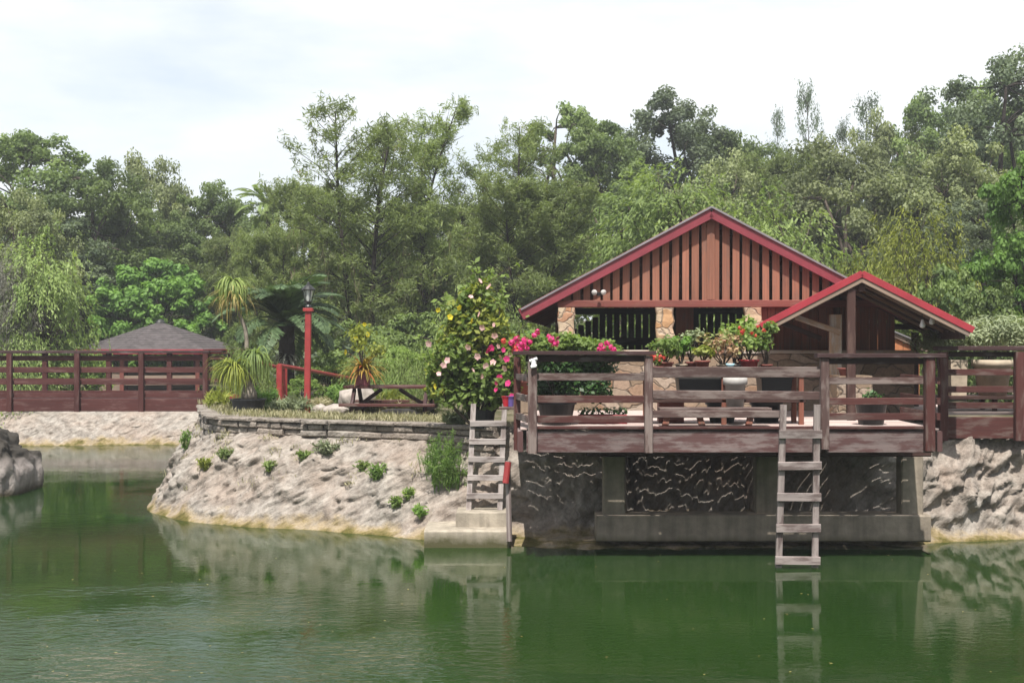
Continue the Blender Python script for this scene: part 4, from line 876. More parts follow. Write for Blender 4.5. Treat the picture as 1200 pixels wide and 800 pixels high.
def plant(key, px, top, wid, Y, label, group, var=None, rot=None, base=None):
    opts = PROTO[key]; tm, cm, H, R, name, cat = opts[(int(px) if var is None else var) % len(opts)]
    x = X(px, Y); b = (gz(x, Y) if base is None else base) - .05; h = Z(top, Y) - b; w = wid / FOC * Y / (2 * R * 1.02)
    r = thing(name, label, cat, (x, Y, b), random.uniform(0, 6.28) if rot is None else rot, group); r.scale = (w, w, h / H)
    for nm, me in (('trunk', tm), ('crown', cm)):
        o = bpy.data.objects.new(nm, me); COL.objects.link(o); o.parent = r
    return r
G1, G2, G3 = 'trees of the wood on the left', 'trees of the wood behind the terrace', 'trees of the wood behind the cabin'
for a in [
    # left wood, far to near
    ('oak', 35, 146, 165, 54, 'broad dark oak with the highest crown in the left wood', G1, 0),
    ('oak', 108, 176, 130, 52, 'rounded oak just right of the tallest oak in the left wood', G1, 1),
    ('grey', 178, 174, 120, 57, 'greyish oak in the middle of the left wood skyline', G1, 0),
    ('oak', 243, 207, 100, 55, 'round topped oak where the left skyline begins to step down', G1, 2),
    ('airy', 292, 232, 90, 60, 'small far oak at the low dip of the skyline', G1, 0),
    ('cedar', 318, 218, 55, 58, 'slim cedar rising from the low dip of the skyline', G1, 0),
    ('oak', 140, 232, 150, 55, 'oak with a dense crown above the bright maple', G1, 3),
    ('dark', 70, 240, 140, 50, 'dark shaded oak between the left willow and the maple', G1, 0),
    ('grey', 8, 205, 130, 43, 'pale olive oak cut by the left frame edge', G1, 1),
    ('oak', 215, 255, 120, 54, 'mid green oak standing behind the maple', G1, 1),
    ('dense', 272, 268, 100, 50, 'soft green cypress behind the gazebo roof, left of the ponytail palm', G1, 0),
    ('dense', 312, 262, 100, 41, 'soft green cypress behind the palm fronds', G1, 1),
    ('willow', 48, 268, 105, 37.5, 'pale yellow-green willow behind the left end of the footbridge', G1, 0),
    ('bright', 175, 302, 140, 49, 'bright green maple bushing out behind the gazebo', G1, 0),
    # behind the terrace
    ('cypress', 432, 108, 190, 40, 'tall open cypress with two dark trunks behind the lamp post', G2, 0),
    ('cypress', 512, 108, 150, 42, 'tall slender cypress with a straight dark trunk behind the picnic table', G2, 2),
    ('cypress', 590, 132, 150, 44, 'thin topped cypress left of the cabin with sky through its limbs', G2, 1),
    ('dense', 365, 205, 130, 45, 'feathery cypress filling the skyline left of the tall open one', G2, 0),
    ('dense', 628, 205, 175, 39, 'bushy low cypress with a stout dark trunk next to the cabin roof', G2, 1),
    ('dense', 470, 235, 150, 44, 'dense cypress between the two tall open cypresses', G2, 1),
    ('dense', 552, 228, 130, 46, 'dense cypress just right of the slender tall cypress', G2, 0),
    # behind the cabin
    ('airy', 662, 102, 120, 56, 'airy oak with a high branching crown left of the cabin ridge', G3, 0),
    ('oak', 712, 132, 130, 54, 'full oak beside the airy high oak', G3, 2),
    ('dark', 780, 104, 150, 59, 'dark oak forming the highest skyline above the cabin roof', G3, 1),
    ('oak', 838, 122, 110, 60, 'rounded oak on the skyline straight above the gable peak', G3, 3),
    ('oak', 885, 160, 110, 60, 'lower oak at the dip of the skyline right of the gable peak', G3, 0),
    ('cedar', 945, 82, 70, 61, 'tallest thin cedar spire standing clear of the skyline', G3, 0),
    ('cedar', 910, 118, 50, 62, 'short thin cedar just left of the tallest spire', G3, 1),
    ('cedar', 1015, 102, 90, 62, 'ragged broad cedar right of the tallest spire', G3, 1),
    ('cedar', 988, 128, 60, 63, 'small cedar between the tallest spire and the ragged cedar', G3, 0),
    ('oak', 1090, 96, 120, 58, 'ball-crowned oak on the skyline left of the huge right oak', G3, 1),
    ('dark', 1178, 44, 165, 47, 'huge dark grey-green oak towering at the right edge', G3, 0),
    ('grey', 1000, 155, 190, 46, 'wide silvery olive oak behind the porch ridge', G3, 0),
    ('grey', 1108, 152, 165, 44, 'silvery olive oak right of the wide one behind the porch', G3, 1),
    ('dense', 935, 172, 130, 49, 'grey-green cypress behind the right roof slope of the cabin', G3, 1),
    ('willow', 785, 196, 165, 36, 'pale willow with hanging sprays directly behind the cabin ridge', G3, 1),
    ('willow', 905, 222, 150, 37, 'pale willow above the right slope of the cabin roof', G3, 0),
    ('oak', 725, 205, 130, 47, 'shaded oak filling the gap behind the left roof slope', G3, 3),
    ('yellow', 1078, 236, 90, 30, 'yellow-green bamboo clump behind the porch roof', G3, 0),
    ('yellow', 1030, 275, 90, 32, 'duller bamboo clump just left of the yellow-green one', G3, 1),
    ('dark', 1140, 232, 130, 38, 'dark shaded oak behind the right planters', G3, 1),
    ('bright', 1202, 165, 110, 27, 'fresh green young maple at the right frame edge', G3, 1),
    ('oak', 1145, 92, 130, 57, 'full oak between the ball-crowned oak and the huge right oak', G3, 2),
    ('grey', 1050, 128, 120, 58, 'olive oak filling the skyline below the ragged cedar', G3, 1),
    ('oak', 1205, 118, 130, 53, 'oak behind the huge right oak, cut by the right frame edge', G3, 0),
    ('grey', 860, 170, 130, 50, 'greyish oak peeping over the gable peak', G3, 1),
    ('darkshrub', 1105, 300, 95, 26.5, 'dark glossy shrub between the porch roof and the right maple', 'shrubs below the trees', 0),
    ('darkshrub', 1160, 330, 95, 25.5, 'broad leaved shrub under the right maple', 'shrubs below the trees', 1),
    ('bare', -2, 298, 105, 37, 'grey mossy half-bare shrub at the left frame edge', 'shrubs below the trees', 0),
    ('paleshrub', 20, 388, 90, 36.5, 'pale green shrub at the water beyond the bridge, left end', 'shrubs below the trees', 0),
    ('shrub', 88, 405, 80, 38, 'mid green shrub seen through the footbridge rails', 'shrubs below the trees', 1),
    ('darkshrub', 110, 380, 80, 52, 'dark shrub left of the gazebo roof', 'shrubs below the trees', 0),
    ('shrub', 272, 375, 50, 49, 'light green shrub at the right side of the gazebo', 'shrubs below the trees', 0),
    ('paleshrub', 292, 398, 60, 29, 'pale leafy shrub behind the ponytail palm tub', 'shrubs below the trees', 0),
    ('shrub', 380, 415, 70, 29, 'green shrub between the lamp post and the picnic table', 'shrubs below the trees', 1),
    ('darkshrub', 430, 375, 110, 33, 'dark shaded shrub below the two-trunk cypress', 'shrubs below the trees', 1),
    ('paleshrub', 440, 392, 60, 25.5, 'light green bush rising behind the potted croton', 'shrubs below the trees', 0),
    ('shrub', 478, 402, 75, 24.5, 'lime green shrub behind the right end of the picnic table', 'shrubs below the trees', 0),
    ('darkshrub', 500, 360, 110, 34, 'dark shrub below the slender cypress', 'shrubs below the trees', 0),
    ('paleshrub', 560, 345, 100, 31, 'pale shrub behind the flowering hibiscus', 'shrubs below the trees', 0),
    ('darkshrub', 590, 372, 90, 28, 'dark shrub left of the cabin eave', 'shrubs below the trees', 1),
    ('paleshrub', 300, 415, 42, 25.2, 'light green shrub between the tub and the handrail posts', 'shrubs below the trees', 0),
    ('shrub', 388, 425, 40, 29.8, 'small bright shrub behind the handrail, right of the lamp post', 'shrubs below the trees', 0),
    ('paleshrub', 468, 412, 46, 23.8, 'pale upright bush behind the picnic table middle', 'shrubs below the trees', 0),
    ('paleshrub', 500, 425, 44, 22.8, 'pale bush between the picnic table and the flowering bush', 'shrubs below the trees', 0),
    ('shrub', 352, 442, 45, 26.8, 'small grey-green shrub behind the handrail posts', 'shrubs below the trees', 0),
]: plant(*a)

# ground cover and the far wood that closes the view between the trunks
lv = Leaves(91); rng = np.random.default_rng(91)
for i in range(900):
    y = rng.uniform(38, 76); x = rng.uniform(-.52, .52) * y
    if land_sd(np.array([[x, y]]))[0] < 2.5 or (y < 50 and abs(x + 11.8) < 4): continue
    r = rng.uniform(.5, 1.2) * (1 + (y - 38) / 60); lv.cloud((x, y, gz(x, y) + r * .5), (r, r, r * .75), 70, .26, .14, .8, .6, rng.uniform(.1, .6))
tag(lv.build('undergrowth', F_['oak_dark']), kind='stuff')
lv = Leaves(92)
for i in range(1500):
    y = rng.uniform(72, 96); x = rng.uniform(-.5, .5) * y; px = x / y * FOC + 600
    lim = np.interp(px, [-200, 0, 240, 300, 340, 620, 680, 860, 920, 1200, 1400], [9, 9.0, 7.2, 6.2, 7, 9.5, 11.5, 12.5, 11, 12.5, 12.5])
    z = gz(x, y) + rng.uniform(0, 1) ** .8 * max(2.0, lim - gz(x, y)); r = rng.uniform(.8, 1.7); lv.cloud((x, y, z), (r, r, r * .7), 90, .36, .2, .7, .6, rng.uniform(.1, .8))
tag(lv.build('far_wood', F_['oak_grey']), kind='stuff')

lv = Leaves(93)                                          # unseen wood added behind the viewer to block low sky light
for i in range(1100):
    a = rng.uniform(-1.75, 1.75); d = rng.uniform(50, 62); x, y = d * math.sin(a) * 1.15, -d * math.cos(a) + 2; r = rng.uniform(1.2, 2.4)
    lv.cloud((x, y, .3 + rng.uniform(0, 1) * 11), (r, r, r * .8), 40, .9, .55, .7, .8, rng.uniform(.1, .8))
tag(lv.build('sky_block_wood', F_['oak_grey']), kind='stuff')

# ------------------------------------------------------------------ palms
def strap_head(c, n, ln, wd, seed, hang, spread, fol, name, parent, sizes=(.7, 1.1), segs=6):
    """a rosette of long strap leaves that arch out and hang"""
    rng = np.random.default_rng(seed); V, Fc, A = [], [], []
    for i in range(n):
        a = rng.uniform(0, 6.283); e = rng.uniform(.05, 1.45) * spread; l = ln * rng.uniform(*sizes); d = np.array([math.cos(a), math.sin(a)]); r = 0.0; z = 0.0; b = len(V); var = rng.uniform(0, 1); pit = 1.45 - e
        sd_v = np.array([-d[1], d[0], 0])
        for k in range(segs + 1):
            w = wd * (1 - (k / segs) ** 2.2) + .002; p = np.array([c[0] + d[0] * r, c[1] + d[1] * r, c[2] + z])
            V += [tuple(p - sd_v * w / 2), tuple(p + sd_v * w / 2)]
            pit -= hang / segs * rng.uniform(.7, 1.3) * (1 if pit > -1.45 else 0); r += math.cos(pit) * l / segs; z += math.sin(pit) * l / segs
        for k in range(segs): Fc.append([b + 2 * k, b + 2 * k + 1, b + 2 * k + 3, b + 2 * k + 2]); A.append(var)
    me = bpy.data.meshes.new(name); me.from_pydata(V, [], Fc); at_ = me.attributes.new('var', 'FLOAT', 'FACE'); at_.data.foreach_set('value', A); me.update()
    return link(name, me, parent, F_[fol])

YPP = 22.4
pp = thing('ponytail_palm', 'ponytail palm with a bent grey trunk and drooping tuft in a low black tub', 'potted palm', (X(291, YPP), YPP, 1.46))
pl = lambda px, py, dy=0.0: (X(px, YPP) - X(291, YPP), dy, Z(py, YPP) - 1.46)
m = MB(); r = .29; h = Z(467, YPP) - 1.46; m.lathe([(0, .0), (r * .82, 0), (r * .95, h * .9), (r * 1.03, h * .9), (r * 1.03, h), (r * .93, h), (r * .92, h - .03), (0, h - .03)], n=28); m.build('tub', M['black_plastic'], pp, False)
m = MB(); m.tube([pl(292, 468), pl(292, 460), pl(291, 452), pl(289.5, 440), pl(289, 418), pl(289, 400), pl(287.5, 385), pl(282, 372), pl(276, 360), pl(273, 346), pl(273, 336)], [.14, .125, .08, .05, .040, .036, .034, .030, .028, .026, .03], 10); m.build('trunk', M['palm_bark'], pp, True)
strap_head(pl(273, 332), 130, .74, .024, 3, 3.0, .75, 'lime', 'leaf_head', pp, (.55, 1.0))
strap_head(pl(273, 348), 110, .62, .02, 4, 1.8, 1.3, 'dry', 'dry_leaves', pp, (.6, 1.0))
m = MB(); m.tube([pl(291, 450), pl(281, 438), pl(277, 432)], [.06, .04, .03], 8); m.build('side_trunk', M['palm_bark'], pp, True)
strap_head(pl(275, 431, -.05), 230, .60, .024, 5, 2.1, 1.0, 'yellow', 'leaf_head', pp, (.6, 1.1))
strap_head(pl(300, 416, -.05), 150, .68, .024, 6, 2.8, .9, 'willow', 'leaf_head', pp, (.5, 1.0))

def palm(name, label, base, crown, nf, fl, seed, fol, tr=.22, up=1.2, drop=1.6):
    rng = np.random.default_rng(seed); r = thing(name, label, 'palm', base); c = np.array(crown) - np.array(base)
    m = MB(); n = 14; m.tube([(c[0] * f, c[1] * f, c[2] * f) for f in np.linspace(-.05, 1, n)], [tr * (1 + .12 * (k % 2)) for k in range(n)], 10); m.build('trunk', M['dark_bark'], r)
    for i in range(nf):
        a = 2 * math.pi * i / nf + rng.uniform(-.2, .2); pit = rng.uniform(-.1, 1) * up + .15; l = fl * rng.uniform(.8, 1.1); p = c.copy(); d2 = np.array([math.cos(a), math.sin(a)]); seg = 14; pts = []; tg = []
        for k in range(seg + 1):
            pts.append(p.copy()); dv = np.array([d2[0] * math.cos(pit), d2[1] * math.cos(pit), math.sin(pit)]); tg.append(dv); p = p + dv * l / seg; pit -= drop / seg * (.4 + 1.2 * k / seg)
        lv = Leaves(seed * 50 + i)
        for k in range(1, seg):
            for q in range(4):
                f = q / 4; b = pts[k] + (pts[k + 1] - pts[k]) * f; side = np.array([-d2[1], d2[0], 0]); wl = l * .24 * math.sin(math.pi * min(1, .12 + .86 * (k + f) / seg)) + .05
                for s in (-1, 1):
                    ax = side * s * .9 + tg[k] * .6 + np.array([0, 0, -.25 + .35 * (k < 7)]); ax /= np.linalg.norm(ax); lv.add([b + ax * wl / 2], [np.cross(ax, tg[k]) * s], wl, .045, [ax], float(rng.uniform(.2, .9)), .05)
        fr = lv.build('frond', F_[fol], r)
        m = MB(); m.tube(pts, list(np.linspace(.022, .005, seg + 1)), 5); m.build('midrib', F_['palm'], fr)
    return r
palm('date_palm', 'dark palm with arching feathered fronds behind the lamp post', (X(336, 29), 29, 1.4), P(336, 382, 29), 34, 1.65, 8, 'palm', .16, 1.3, 1.9)
strap_head((0, 0, .82), 70, .62, .04, 88, 2.6, .5, 'moss', 'dead_fronds', bpy.data.objects['date_palm'], (.6, 1.2))
palm('cabbage_palm', 'distant pale palm head on the skyline dip', (X(316, 50), 50, 1.0), P(316, 246, 50), 16, 1.6, 9, 'willow', .14, 1.1, 1.8)

# ------------------------------------------------------------------ flowers and garden plants
def flower_mesh(kind, size, seed):
    lv = Leaves(seed); rng = np.random.default_rng(seed)
    if kind == 'trumpet':                               # five broad petals round a throat, facing the viewer side
        for k in range(5):
            a = 2 * math.pi * k / 5; d = np.array([math.cos(a), -.25, math.sin(a)]); lv.add([d * size * .30], [[-.3 * math.cos(a), -1, -.3 * math.sin(a)]], size * .62, size * .74, [d], .6, .25, .35)
    else:                                               # a head of many small petals
        n = 26; d = rng.normal(size=(n, 3)); d /= np.linalg.norm(d, axis=1, keepdims=True); lv.add(d * size * .36 * rng.uniform(.6, 1.1, (n, 1)), d, size * .36, size * .30)
    return lv.mesh('flower')
FLM = {}
def flowers(parent, fol, kind, size, pts, seed=0):
    key = (fol, kind, size)
    if key not in FLM: FLM[key] = [flower_mesh(kind, size, seed + k) for k in range(3)]; [me.materials.append(F_[fol]) for me in FLM[key]]
    for i, p in enumerate(pts):
        o = bpy.data.objects.new('flower', FLM[key][i % 3]); COL.objects.link(o); o.parent = parent; o.location = p
        o.rotation_euler = (random.uniform(-.8, .6), random.uniform(-1.2, 1.2), random.uniform(-1.1, 1.1)); o.scale = (random.uniform(.7, 1.15),) * 3

hb = thing('hibiscus_bush', 'large flowering bush with pale pink and yellow blooms beside the deck corner', 'flowering bush', (X(558, 18.6), 18.6, 1.42))
Yh = 18.6; hl = lambda px, py, dy=0.0: (X(px, Yh) - X(558, Yh), dy, Z(py, Yh) - 1.42)
rng = np.random.default_rng(33); lv = Leaves(33); st_ = MB()
blobs = [(548, 462, 42, 18), (580, 462, 30, 18), (528, 455, 26, 20), (530, 440, 30, 24), (575, 440, 34, 26), (555, 425, 40, 26), (588, 415, 26, 24), (535, 412, 22, 22), (560, 400, 28, 22), (548, 385, 22, 18), (575, 385, 24, 20), (540, 370, 18, 16), (562, 365, 16, 16), (556, 348, 12, 16),
         (534, 365, 12, 12), (516, 425, 10, 18), (545, 352, 9, 12), (592, 440, 14, 30), (575, 355, 9, 14), (585, 370, 9, 14), (566, 336, 6, 9), (520, 400, 8, 14), (528, 385, 9, 12), (600, 428, 14, 18), (603, 455, 10, 16), (512, 458, 14, 14), (508, 440, 9, 12), (597, 405, 12, 12), (590, 470, 16, 10)]
for px, py, rx, ry in blobs:
    c = hl(px, py, rng.uniform(-.25, .35)); s = Yh / FOC; k = max(50, int(rx * ry * (.30 if py < 405 else .52))); lv.cloud(c, (rx * s, rx * s * .9, ry * s), k, .098, .062, .7, .6, rng.uniform(.3, .8), .5)
    st_.tube([(0, .05, .0), ((c[0]) * .5 + rng.normal(0, .05), c[1] * .5, c[2] * .55), c], [.022, .013, .006], 5)
for i in range(84):                                     # long shoots that break the outline
    px, py, rx, ry = blobs[int(rng.integers(0, len(blobs)))]; b0 = np.array(hl(px, py, rng.uniform(-.2, .2))); e = b0 + np.array([rng.normal(0, .22), rng.normal(-.05, .12), rng.uniform(.15, .42)])
    st_.tube([b0, (b0 + e) / 2 + np.array([0, 0, .04]), e], [.006, .005, .003], 4); q = 12; tt = rng.uniform(.2, 1, (q, 1))
    lv.add(b0 + (e - b0) * tt + rng.normal(size=(q, 3)) * .03, rng.normal(size=(q, 3)) * .6 + np.array([0, -.3, .8]), .095, .055, None, .85)
lv.build('foliage', F_['bush'], hb); st_.build('stems', M['bark'], hb)
lv = Leaves(34)
for px, py, rx, ry in blobs[7:]:
    c = hl(px, py - 3, -.1); s = Yh / FOC; lv.cloud(c, (rx * s * 1.1, rx * s, ry * s * 1.1), int(rx * ry * .30), .095, .05, .7, .6, .7, .5)
lv.build('young_leaves', F_['yellow'], hb)
flowers(hb, 'pink', 'trumpet', .078, [hl(px, py, -.42 - .0 * i) for i, (px, py) in enumerate([(563, 331), (574, 338), (553, 349), (563, 369), (566, 384), (580, 381), (580, 393), (505, 402), (522, 427), (561, 417), (516, 437), (555, 433), (550, 406), (526, 422), (588, 418), (565, 440), (585, 405), (600, 400), (578, 424), (592, 430), (570, 428), (597, 415)])], 1)
flowers(hb, 'gold', 'trumpet', .075, [hl(px, py, -.45) for px, py in [(515, 364), (539, 361), (553, 376), (513, 451), (530, 372)]], 2)
flowers(hb, 'hot', 'trumpet', .085, [hl(px, py, -.45) for px, py in [(583, 448), (582, 455), (575, 408), (586, 440), (578, 407), (572, 410), (590, 410), (594, 420), (598, 402), (604, 412), (596, 448), (600, 462)]], 3)
m = MB(); m.lathe([(0, 0), (.13, 0), (.16, .22), (.175, .22), (.175, .245), (.155, .245), (.15, .21), (0, .21)], n=24); m.build('pot', M['black_plastic'], hb).location = (.10, .02, .02)
for px, mt, lab in ((593, 'red_cloth', 'small red wrapped pot at the bush foot beside the deck post'), (598.5, 'purple_cloth', 'small purple wrapped pot at the bush foot beside the deck post')):
    m = MB(); m.lathe([(0, 0), (.035, 0), (.05, .09), (.065, .13), (.05, .125), (0, .12)], n=14); o = m.build('flower_pot', M[mt]); o.location = P(px, 476, 17.5); tag(o, lab, 'pot', 'small wrapped pots')
m = MB(); m.bar(P(585, 478, 17.45), P(607, 478, 17.45), .16, .03); o = m.build('plank', M['grey_wood']); tag(o, 'short grey plank shelf between the ladder top and the deck post', 'plank')
m = MB(); m.bar(P(586, 468, 18.2), P(607, 468, 18.2), .12, .03)

def potted(name, label, pos, pot_prof, pot_mat, group=None, sq=False, n=24, cat='potted plant'):
    r = thing(name, label, cat, pos, 0, group); m = MB(); m.lathe(pot_prof, n=4 if sq else n); o = m.build('pot', M[pot_mat], r, not sq)
    if sq: o.rotation_euler = (0, 0, 0)
    top = max(z for _, z in pot_prof); rad = max(q for q, _ in pot_prof) * .86
    m = MB(); m.lathe([(rad * (1.2 if sq else 1), top - .025), (0, top - .015)], n=4 if sq else n); m.build('soil', M['soil'], r)
    return r, top
def pot_profile(r, h, rim=.012, taper=.75): return [(0, 0), (r * taper, 0), (r * .96, h * .84), (r * .97, h * .84), (r + rim, h * .85), (r + rim, h), (r - .012, h), (r - .015, h * .88), (0, h * .86)]
def greens(parent, top, rad, hgt, n, size, fol, seed, name='foliage', up=.7, lumps=7, flat=1.0):
    rng = np.random.default_rng(seed); lv = Leaves(seed); st_ = MB()
    for i in range(lumps):
        a = rng.uniform(0, 6.28); f = rng.uniform(.1, .75); c = (math.cos(a) * rad * f, math.sin(a) * rad * f * flat, top + hgt * rng.uniform(.35, .9)); r = rad * rng.uniform(.32, .55)
        lv.cloud(c, (r, r * flat, r * .75), n // lumps, size, size * .6, up, .6, rng.uniform(.25, .85), .5); st_.tube([(0, 0, top - .03), (c[0] * .6, c[1] * .6, (top + c[2]) / 2), c], [.008, .006, .003], 4)
    o = lv.build(name, F_[fol], parent); st_.build('stems', M['bark'], parent); return o

# croton on the picnic table
r, tp_ = potted('potted_croton', 'maroon square planter of orange croton on the picnic table', (X(424.5, YT), YT + .1, 1.42 + loc(0, 453).z + .02), [(0, 0), (.15, 0), (.165, .22), (.19, .22), (.19, .25), (.16, .25), (.155, .22), (0, .22)], 'maroon_pot', sq=True, cat='potted plant')
strap_head((0, 0, tp_ - .03), 190, .52, .03, 12, 1.4, .75, 'croton', 'foliage', r, (.5, 1.1)); greens(r, tp_, .36, .75, 420, .075, 'yellow', 41, 'upper_leaves', lumps=9)
flowers(r, 'gold', 'trumpet', .07, [(.04, -.1, tp_ + .72), (-.10, -.1, tp_ + .50), (-.28, -.05, tp_ + .28), (.1, -.15, tp_ + .55)], 6)

# bougainvillea row along the left bay of the deck
r, tp_ = potted('potted_bougainvillea', 'big black tub of dark leaved bougainvillea with magenta flowers behind the left railing', (X(652, 16.7), 16.75, DZ), pot_profile(.24, .30), 'black_plastic')
rng = np.random.default_rng(51); lv = Leaves(51); Yb = 16.75; st_ = MB()
for px, py, rx, ry, v in [(645, 450, 28, 20, .3), (672, 448, 28, 20, .25), (700, 456, 20, 16, .4), (655, 430, 32, 14, .5), (690, 428, 30, 16, .5), (640, 408, 26, 12, .8), (668, 404, 26, 12, .8), (700, 408, 24, 12, .7), (625, 400, 20, 12, .8), (720, 415, 14, 12, .7), (655, 466, 24, 12, .2), (705, 436, 20, 14, .4)]:
    c = np.array(P(px, py, Yb + rng.uniform(-.1, .35))) - np.array(r.location); s = Yb / FOC; lv.cloud(c, (rx * s, rx * s * .8, ry * s), int(rx * ry * 1.25), .068, .046, .8, .55, v, .5); st_.tube([(0, 0, tp_), c * .5 + np.array([0, 0, .1]), c], [.012, .008, .004], 4)
lv.build('foliage', F_['dark_bush'], r); st_.build('stems', M['bark'], r)
lv = Leaves(52)
for px, py, rx, ry in [(640, 405, 30, 9), (672, 400, 26, 9), (700, 405, 26, 10), (622, 398, 20, 10), (660, 396, 20, 8), (806 - 90, 411, 16, 9)]:
    c = np.array(P(px, py, Yb - .12)) - np.array(r.location); s = Yb / FOC; lv.cloud(c, (rx * s, rx * s * .7, ry * s), int(rx * ry * 1.3), .06, .042, .8, .55, .7, .5)
lv.build('young_leaves', F_['bush'], r)
fp = [np.array(P(px, py, Yy)) - np.array(r.location) for px, py, Yy in [(613, 404, 16.2), (617, 408, 16.1), (611, 409, 16.2), (606, 397, 16.4), (600, 401, 16.5), (621, 401, 16.2), (646, 398, 16.3), (650, 402, 16.3), (643, 394, 16.4), (704, 405, 16.3), (711, 402, 16.4), (708, 409, 16.2), (716, 407, 16.3), (719, 410, 16.4), (630, 389, 16.5), (655, 397, 16.6), (626, 393, 16.4), (702, 410, 16.3), (615, 399, 16.3), (608, 404, 16.3)]]
flowers(r, 'hot', 'head', .115, fp, 20)
r, tp_ = potted('potted_geranium', 'small pot of coral red geranium standing behind the deck corner under the eave', (X(612, 18.3), 18.4, 1.9), pot_profile(.14, .2), 'terracotta')
greens(r, tp_, .34, .5, 260, .06, 'bush', 61); flowers(r, 'red', 'head', .10, [(random.uniform(-.36, .36), random.uniform(-.25, -.1), tp_ + random.uniform(.36, .56)) for _ in range(16)], 24)
m = MB(); m.box(X(602, 18.4), X(622, 18.4), 18.25, 18.55, 1.44, 1.9); o = m.build('plinth', M['wall_stone']); tag(o, 'rough stone plinth under the coral geranium pot', 'plinth')

# red trough with small plants
r = thing('planter_trough', 'long red planter trough with low seedlings on the deck floor', 'planter', (X(706, 17.0), 17.0, DZ))
m = MB(); m.box(-.30, .30, -.09, .09, 0, .11, .08); m.build('trough', M['trim_red'], r); m = MB(); m.box(-.28, .28, -.075, .075, .108, .115); m.build('soil', M['soil'], r)
lv = Leaves(63)
for xx in np.linspace(-.26, .26, 9): lv.cloud((xx, 0, .16), (.05, .05, .05), 26, .045, .03, .8, .6)
lv.build('seedlings', F_['dark_bush'], r)

# table with the pot collection behind the open bay
zt2 = Z(436, 17.0)
tb = thing('plant_table', 'wooden plant table with a low shelf behind the open railing', 'table', (X(845, 17.0), 17.0, DZ))
m = MB(); m.bar((-.98, 0, zt2 - DZ - .02), (1.02, 0, zt2 - DZ - .02), .55, .04); m.build('table_top', M['grey_wood'], tb)
m = MB(); m.bar((-.95, 0, .29), (1.0, 0, .29), .5, .04); m.build('shelf', M['dark_wood'], tb)
for sx in (-.92, .0, .95):
    for sy in (-.22, .22):
        m = MB(); m.bar((sx, sy, 0), (sx, sy, zt2 - DZ - .04), .06, .06, (1, 0, 0)); m.build('leg', M['wall_wood'], tb)
bn = thing('bench', 'low weathered bench with splayed legs behind the open railing', 'bench', (X(832, 16.45), 16.45, DZ))
m = MB(); m.bar((-.62, 0, .20), (.72, 0, .20), .28, .05); m.build('seat', M['grey_wood'], bn)
for sx, dx in ((-.50, -.05), (-.15, .05), (.50, -.05)):
    m = MB(); m.bar((sx + dx, -.06, 0), (sx, -.02, .18), .075, .05, (0, 1, 0)); m.build('leg', M['wall_wood'], bn)
def tray(px0, px1, lab):
    Y = 17.0; r = thing('nursery_tub', lab, 'tub', (X((px0 + px1) / 2, Y), Y, Z(459.5, Y)), 0, 'black tubs on the plant table shelf'); w = (px1 - px0) / 2 / FOC * Y
    m = MB(); h = .175; a = [(-w * .93, -.16), (w * .93, -.16), (w * .93, .16), (-w * .93, .16)]; b = [(-w, -.19), (w, -.19), (w, .19), (-w, .19)]
    m.prism([(x, y, 0) for x, y in a], [(x, y, h) for x, y in b], 0, .2); m.build('tub', M['black_plastic'], r)
    m = MB()
    for p0, p1 in ((b[0], b[1]), (b[1], b[2]), (b[2], b[3]), (b[3], b[0])): m.bar((*p0, h + .008), (*p1, h + .008), .03, .02)
    m.build('rim', M['grey_pot' if px0 > 790 and px0 < 800 else 'black_plastic'], r)
tray(793, 846, 'wide black plastic tub with a pale rim under the table top'); tray(889, 925, 'black plastic tub on the shelf right of the pale grey pot')
r, tp_ = potted('grey_planter', 'pale grey moulded planter between the two black tubs', (X(861, 16.75), 16.72, Z(480, 16.72)), [(0, 0), (.10, 0), (.125, .30), (.15, .31), (.15, .36), (.145, .40), (.125, .40), (.12, .35), (0, .35)], 'grey_pot', cat='planter')
m = MB(); m.box(X(772, 17.2), X(801, 17.2), 17.15, 17.4, DZ, DZ + .30, .05); o = m.build('wooden_crate', M['terracotta']); tag(o, 'reddish box on the deck under the plant table', 'box')
TZ = zt2 + .0
def onpot(nm, lab, px, r_, h_, mat, fol, fr, fh, n, size, seed, dy=-.1, flw=None):
    r, tp_ = potted(nm, lab, (X(px, 16.9), 16.9 + dy, TZ), pot_profile(r_, h_), mat, 'potted plants on the plant table')
    greens(r, tp_, fr * 1.15, fh * 1.08, int(n * 1.35), size, fol, seed, lumps=9)
    if flw: flowers(r, flw, 'head', .07, [(random.uniform(-fr, fr) * .7, -random.uniform(.05, fr * .6), tp_ + fh * random.uniform(.6, 1.0)) for _ in range(7)], 30)
    return r
onpot('potted_fern', 'light green leafy plant in a clay pot at the left end of the table', 779, .09, .13, 'terracotta', 'bush', .22, .26, 380, .06, 71)
onpot('potted_plant', 'tall lime plant just right of the leftmost leafy plant', 799, .07, .10, 'beige_pot', 'bright', .15, .33, 260, .06, 72, .08)
onpot('potted_plant', 'yellow leaved plant in a rusty red pot on the table', 822, .085, .15, 'terracotta', 'yellow', .15, .2, 240, .055, 73)
onpot('potted_plant', 'silvery sprig in the smaller rusty pot behind the yellow plant', 812, .07, .13, 'terracotta', 'silver', .13, .40, 170, .05, 74, .15)
onpot('potted_plant', 'coral and cream variegated plant in the middle of the table', 848, .08, .10, 'beige_pot', 'tipred', .26, .36, 420, .06, 75, .0)
onpot('potted_plant', 'dusty silver leaved plant left of the glossy red pot', 862, .07, .10, 'grey_pot', 'silver', .16, .30, 220, .055, 76, .12)
onpot('potted_geranium', 'red geranium in a glossy dark red pot on the table', 876.5, .115, .16, 'red_glaze', 'bush', .24, .42, 430, .075, 77, -.08, 'red')
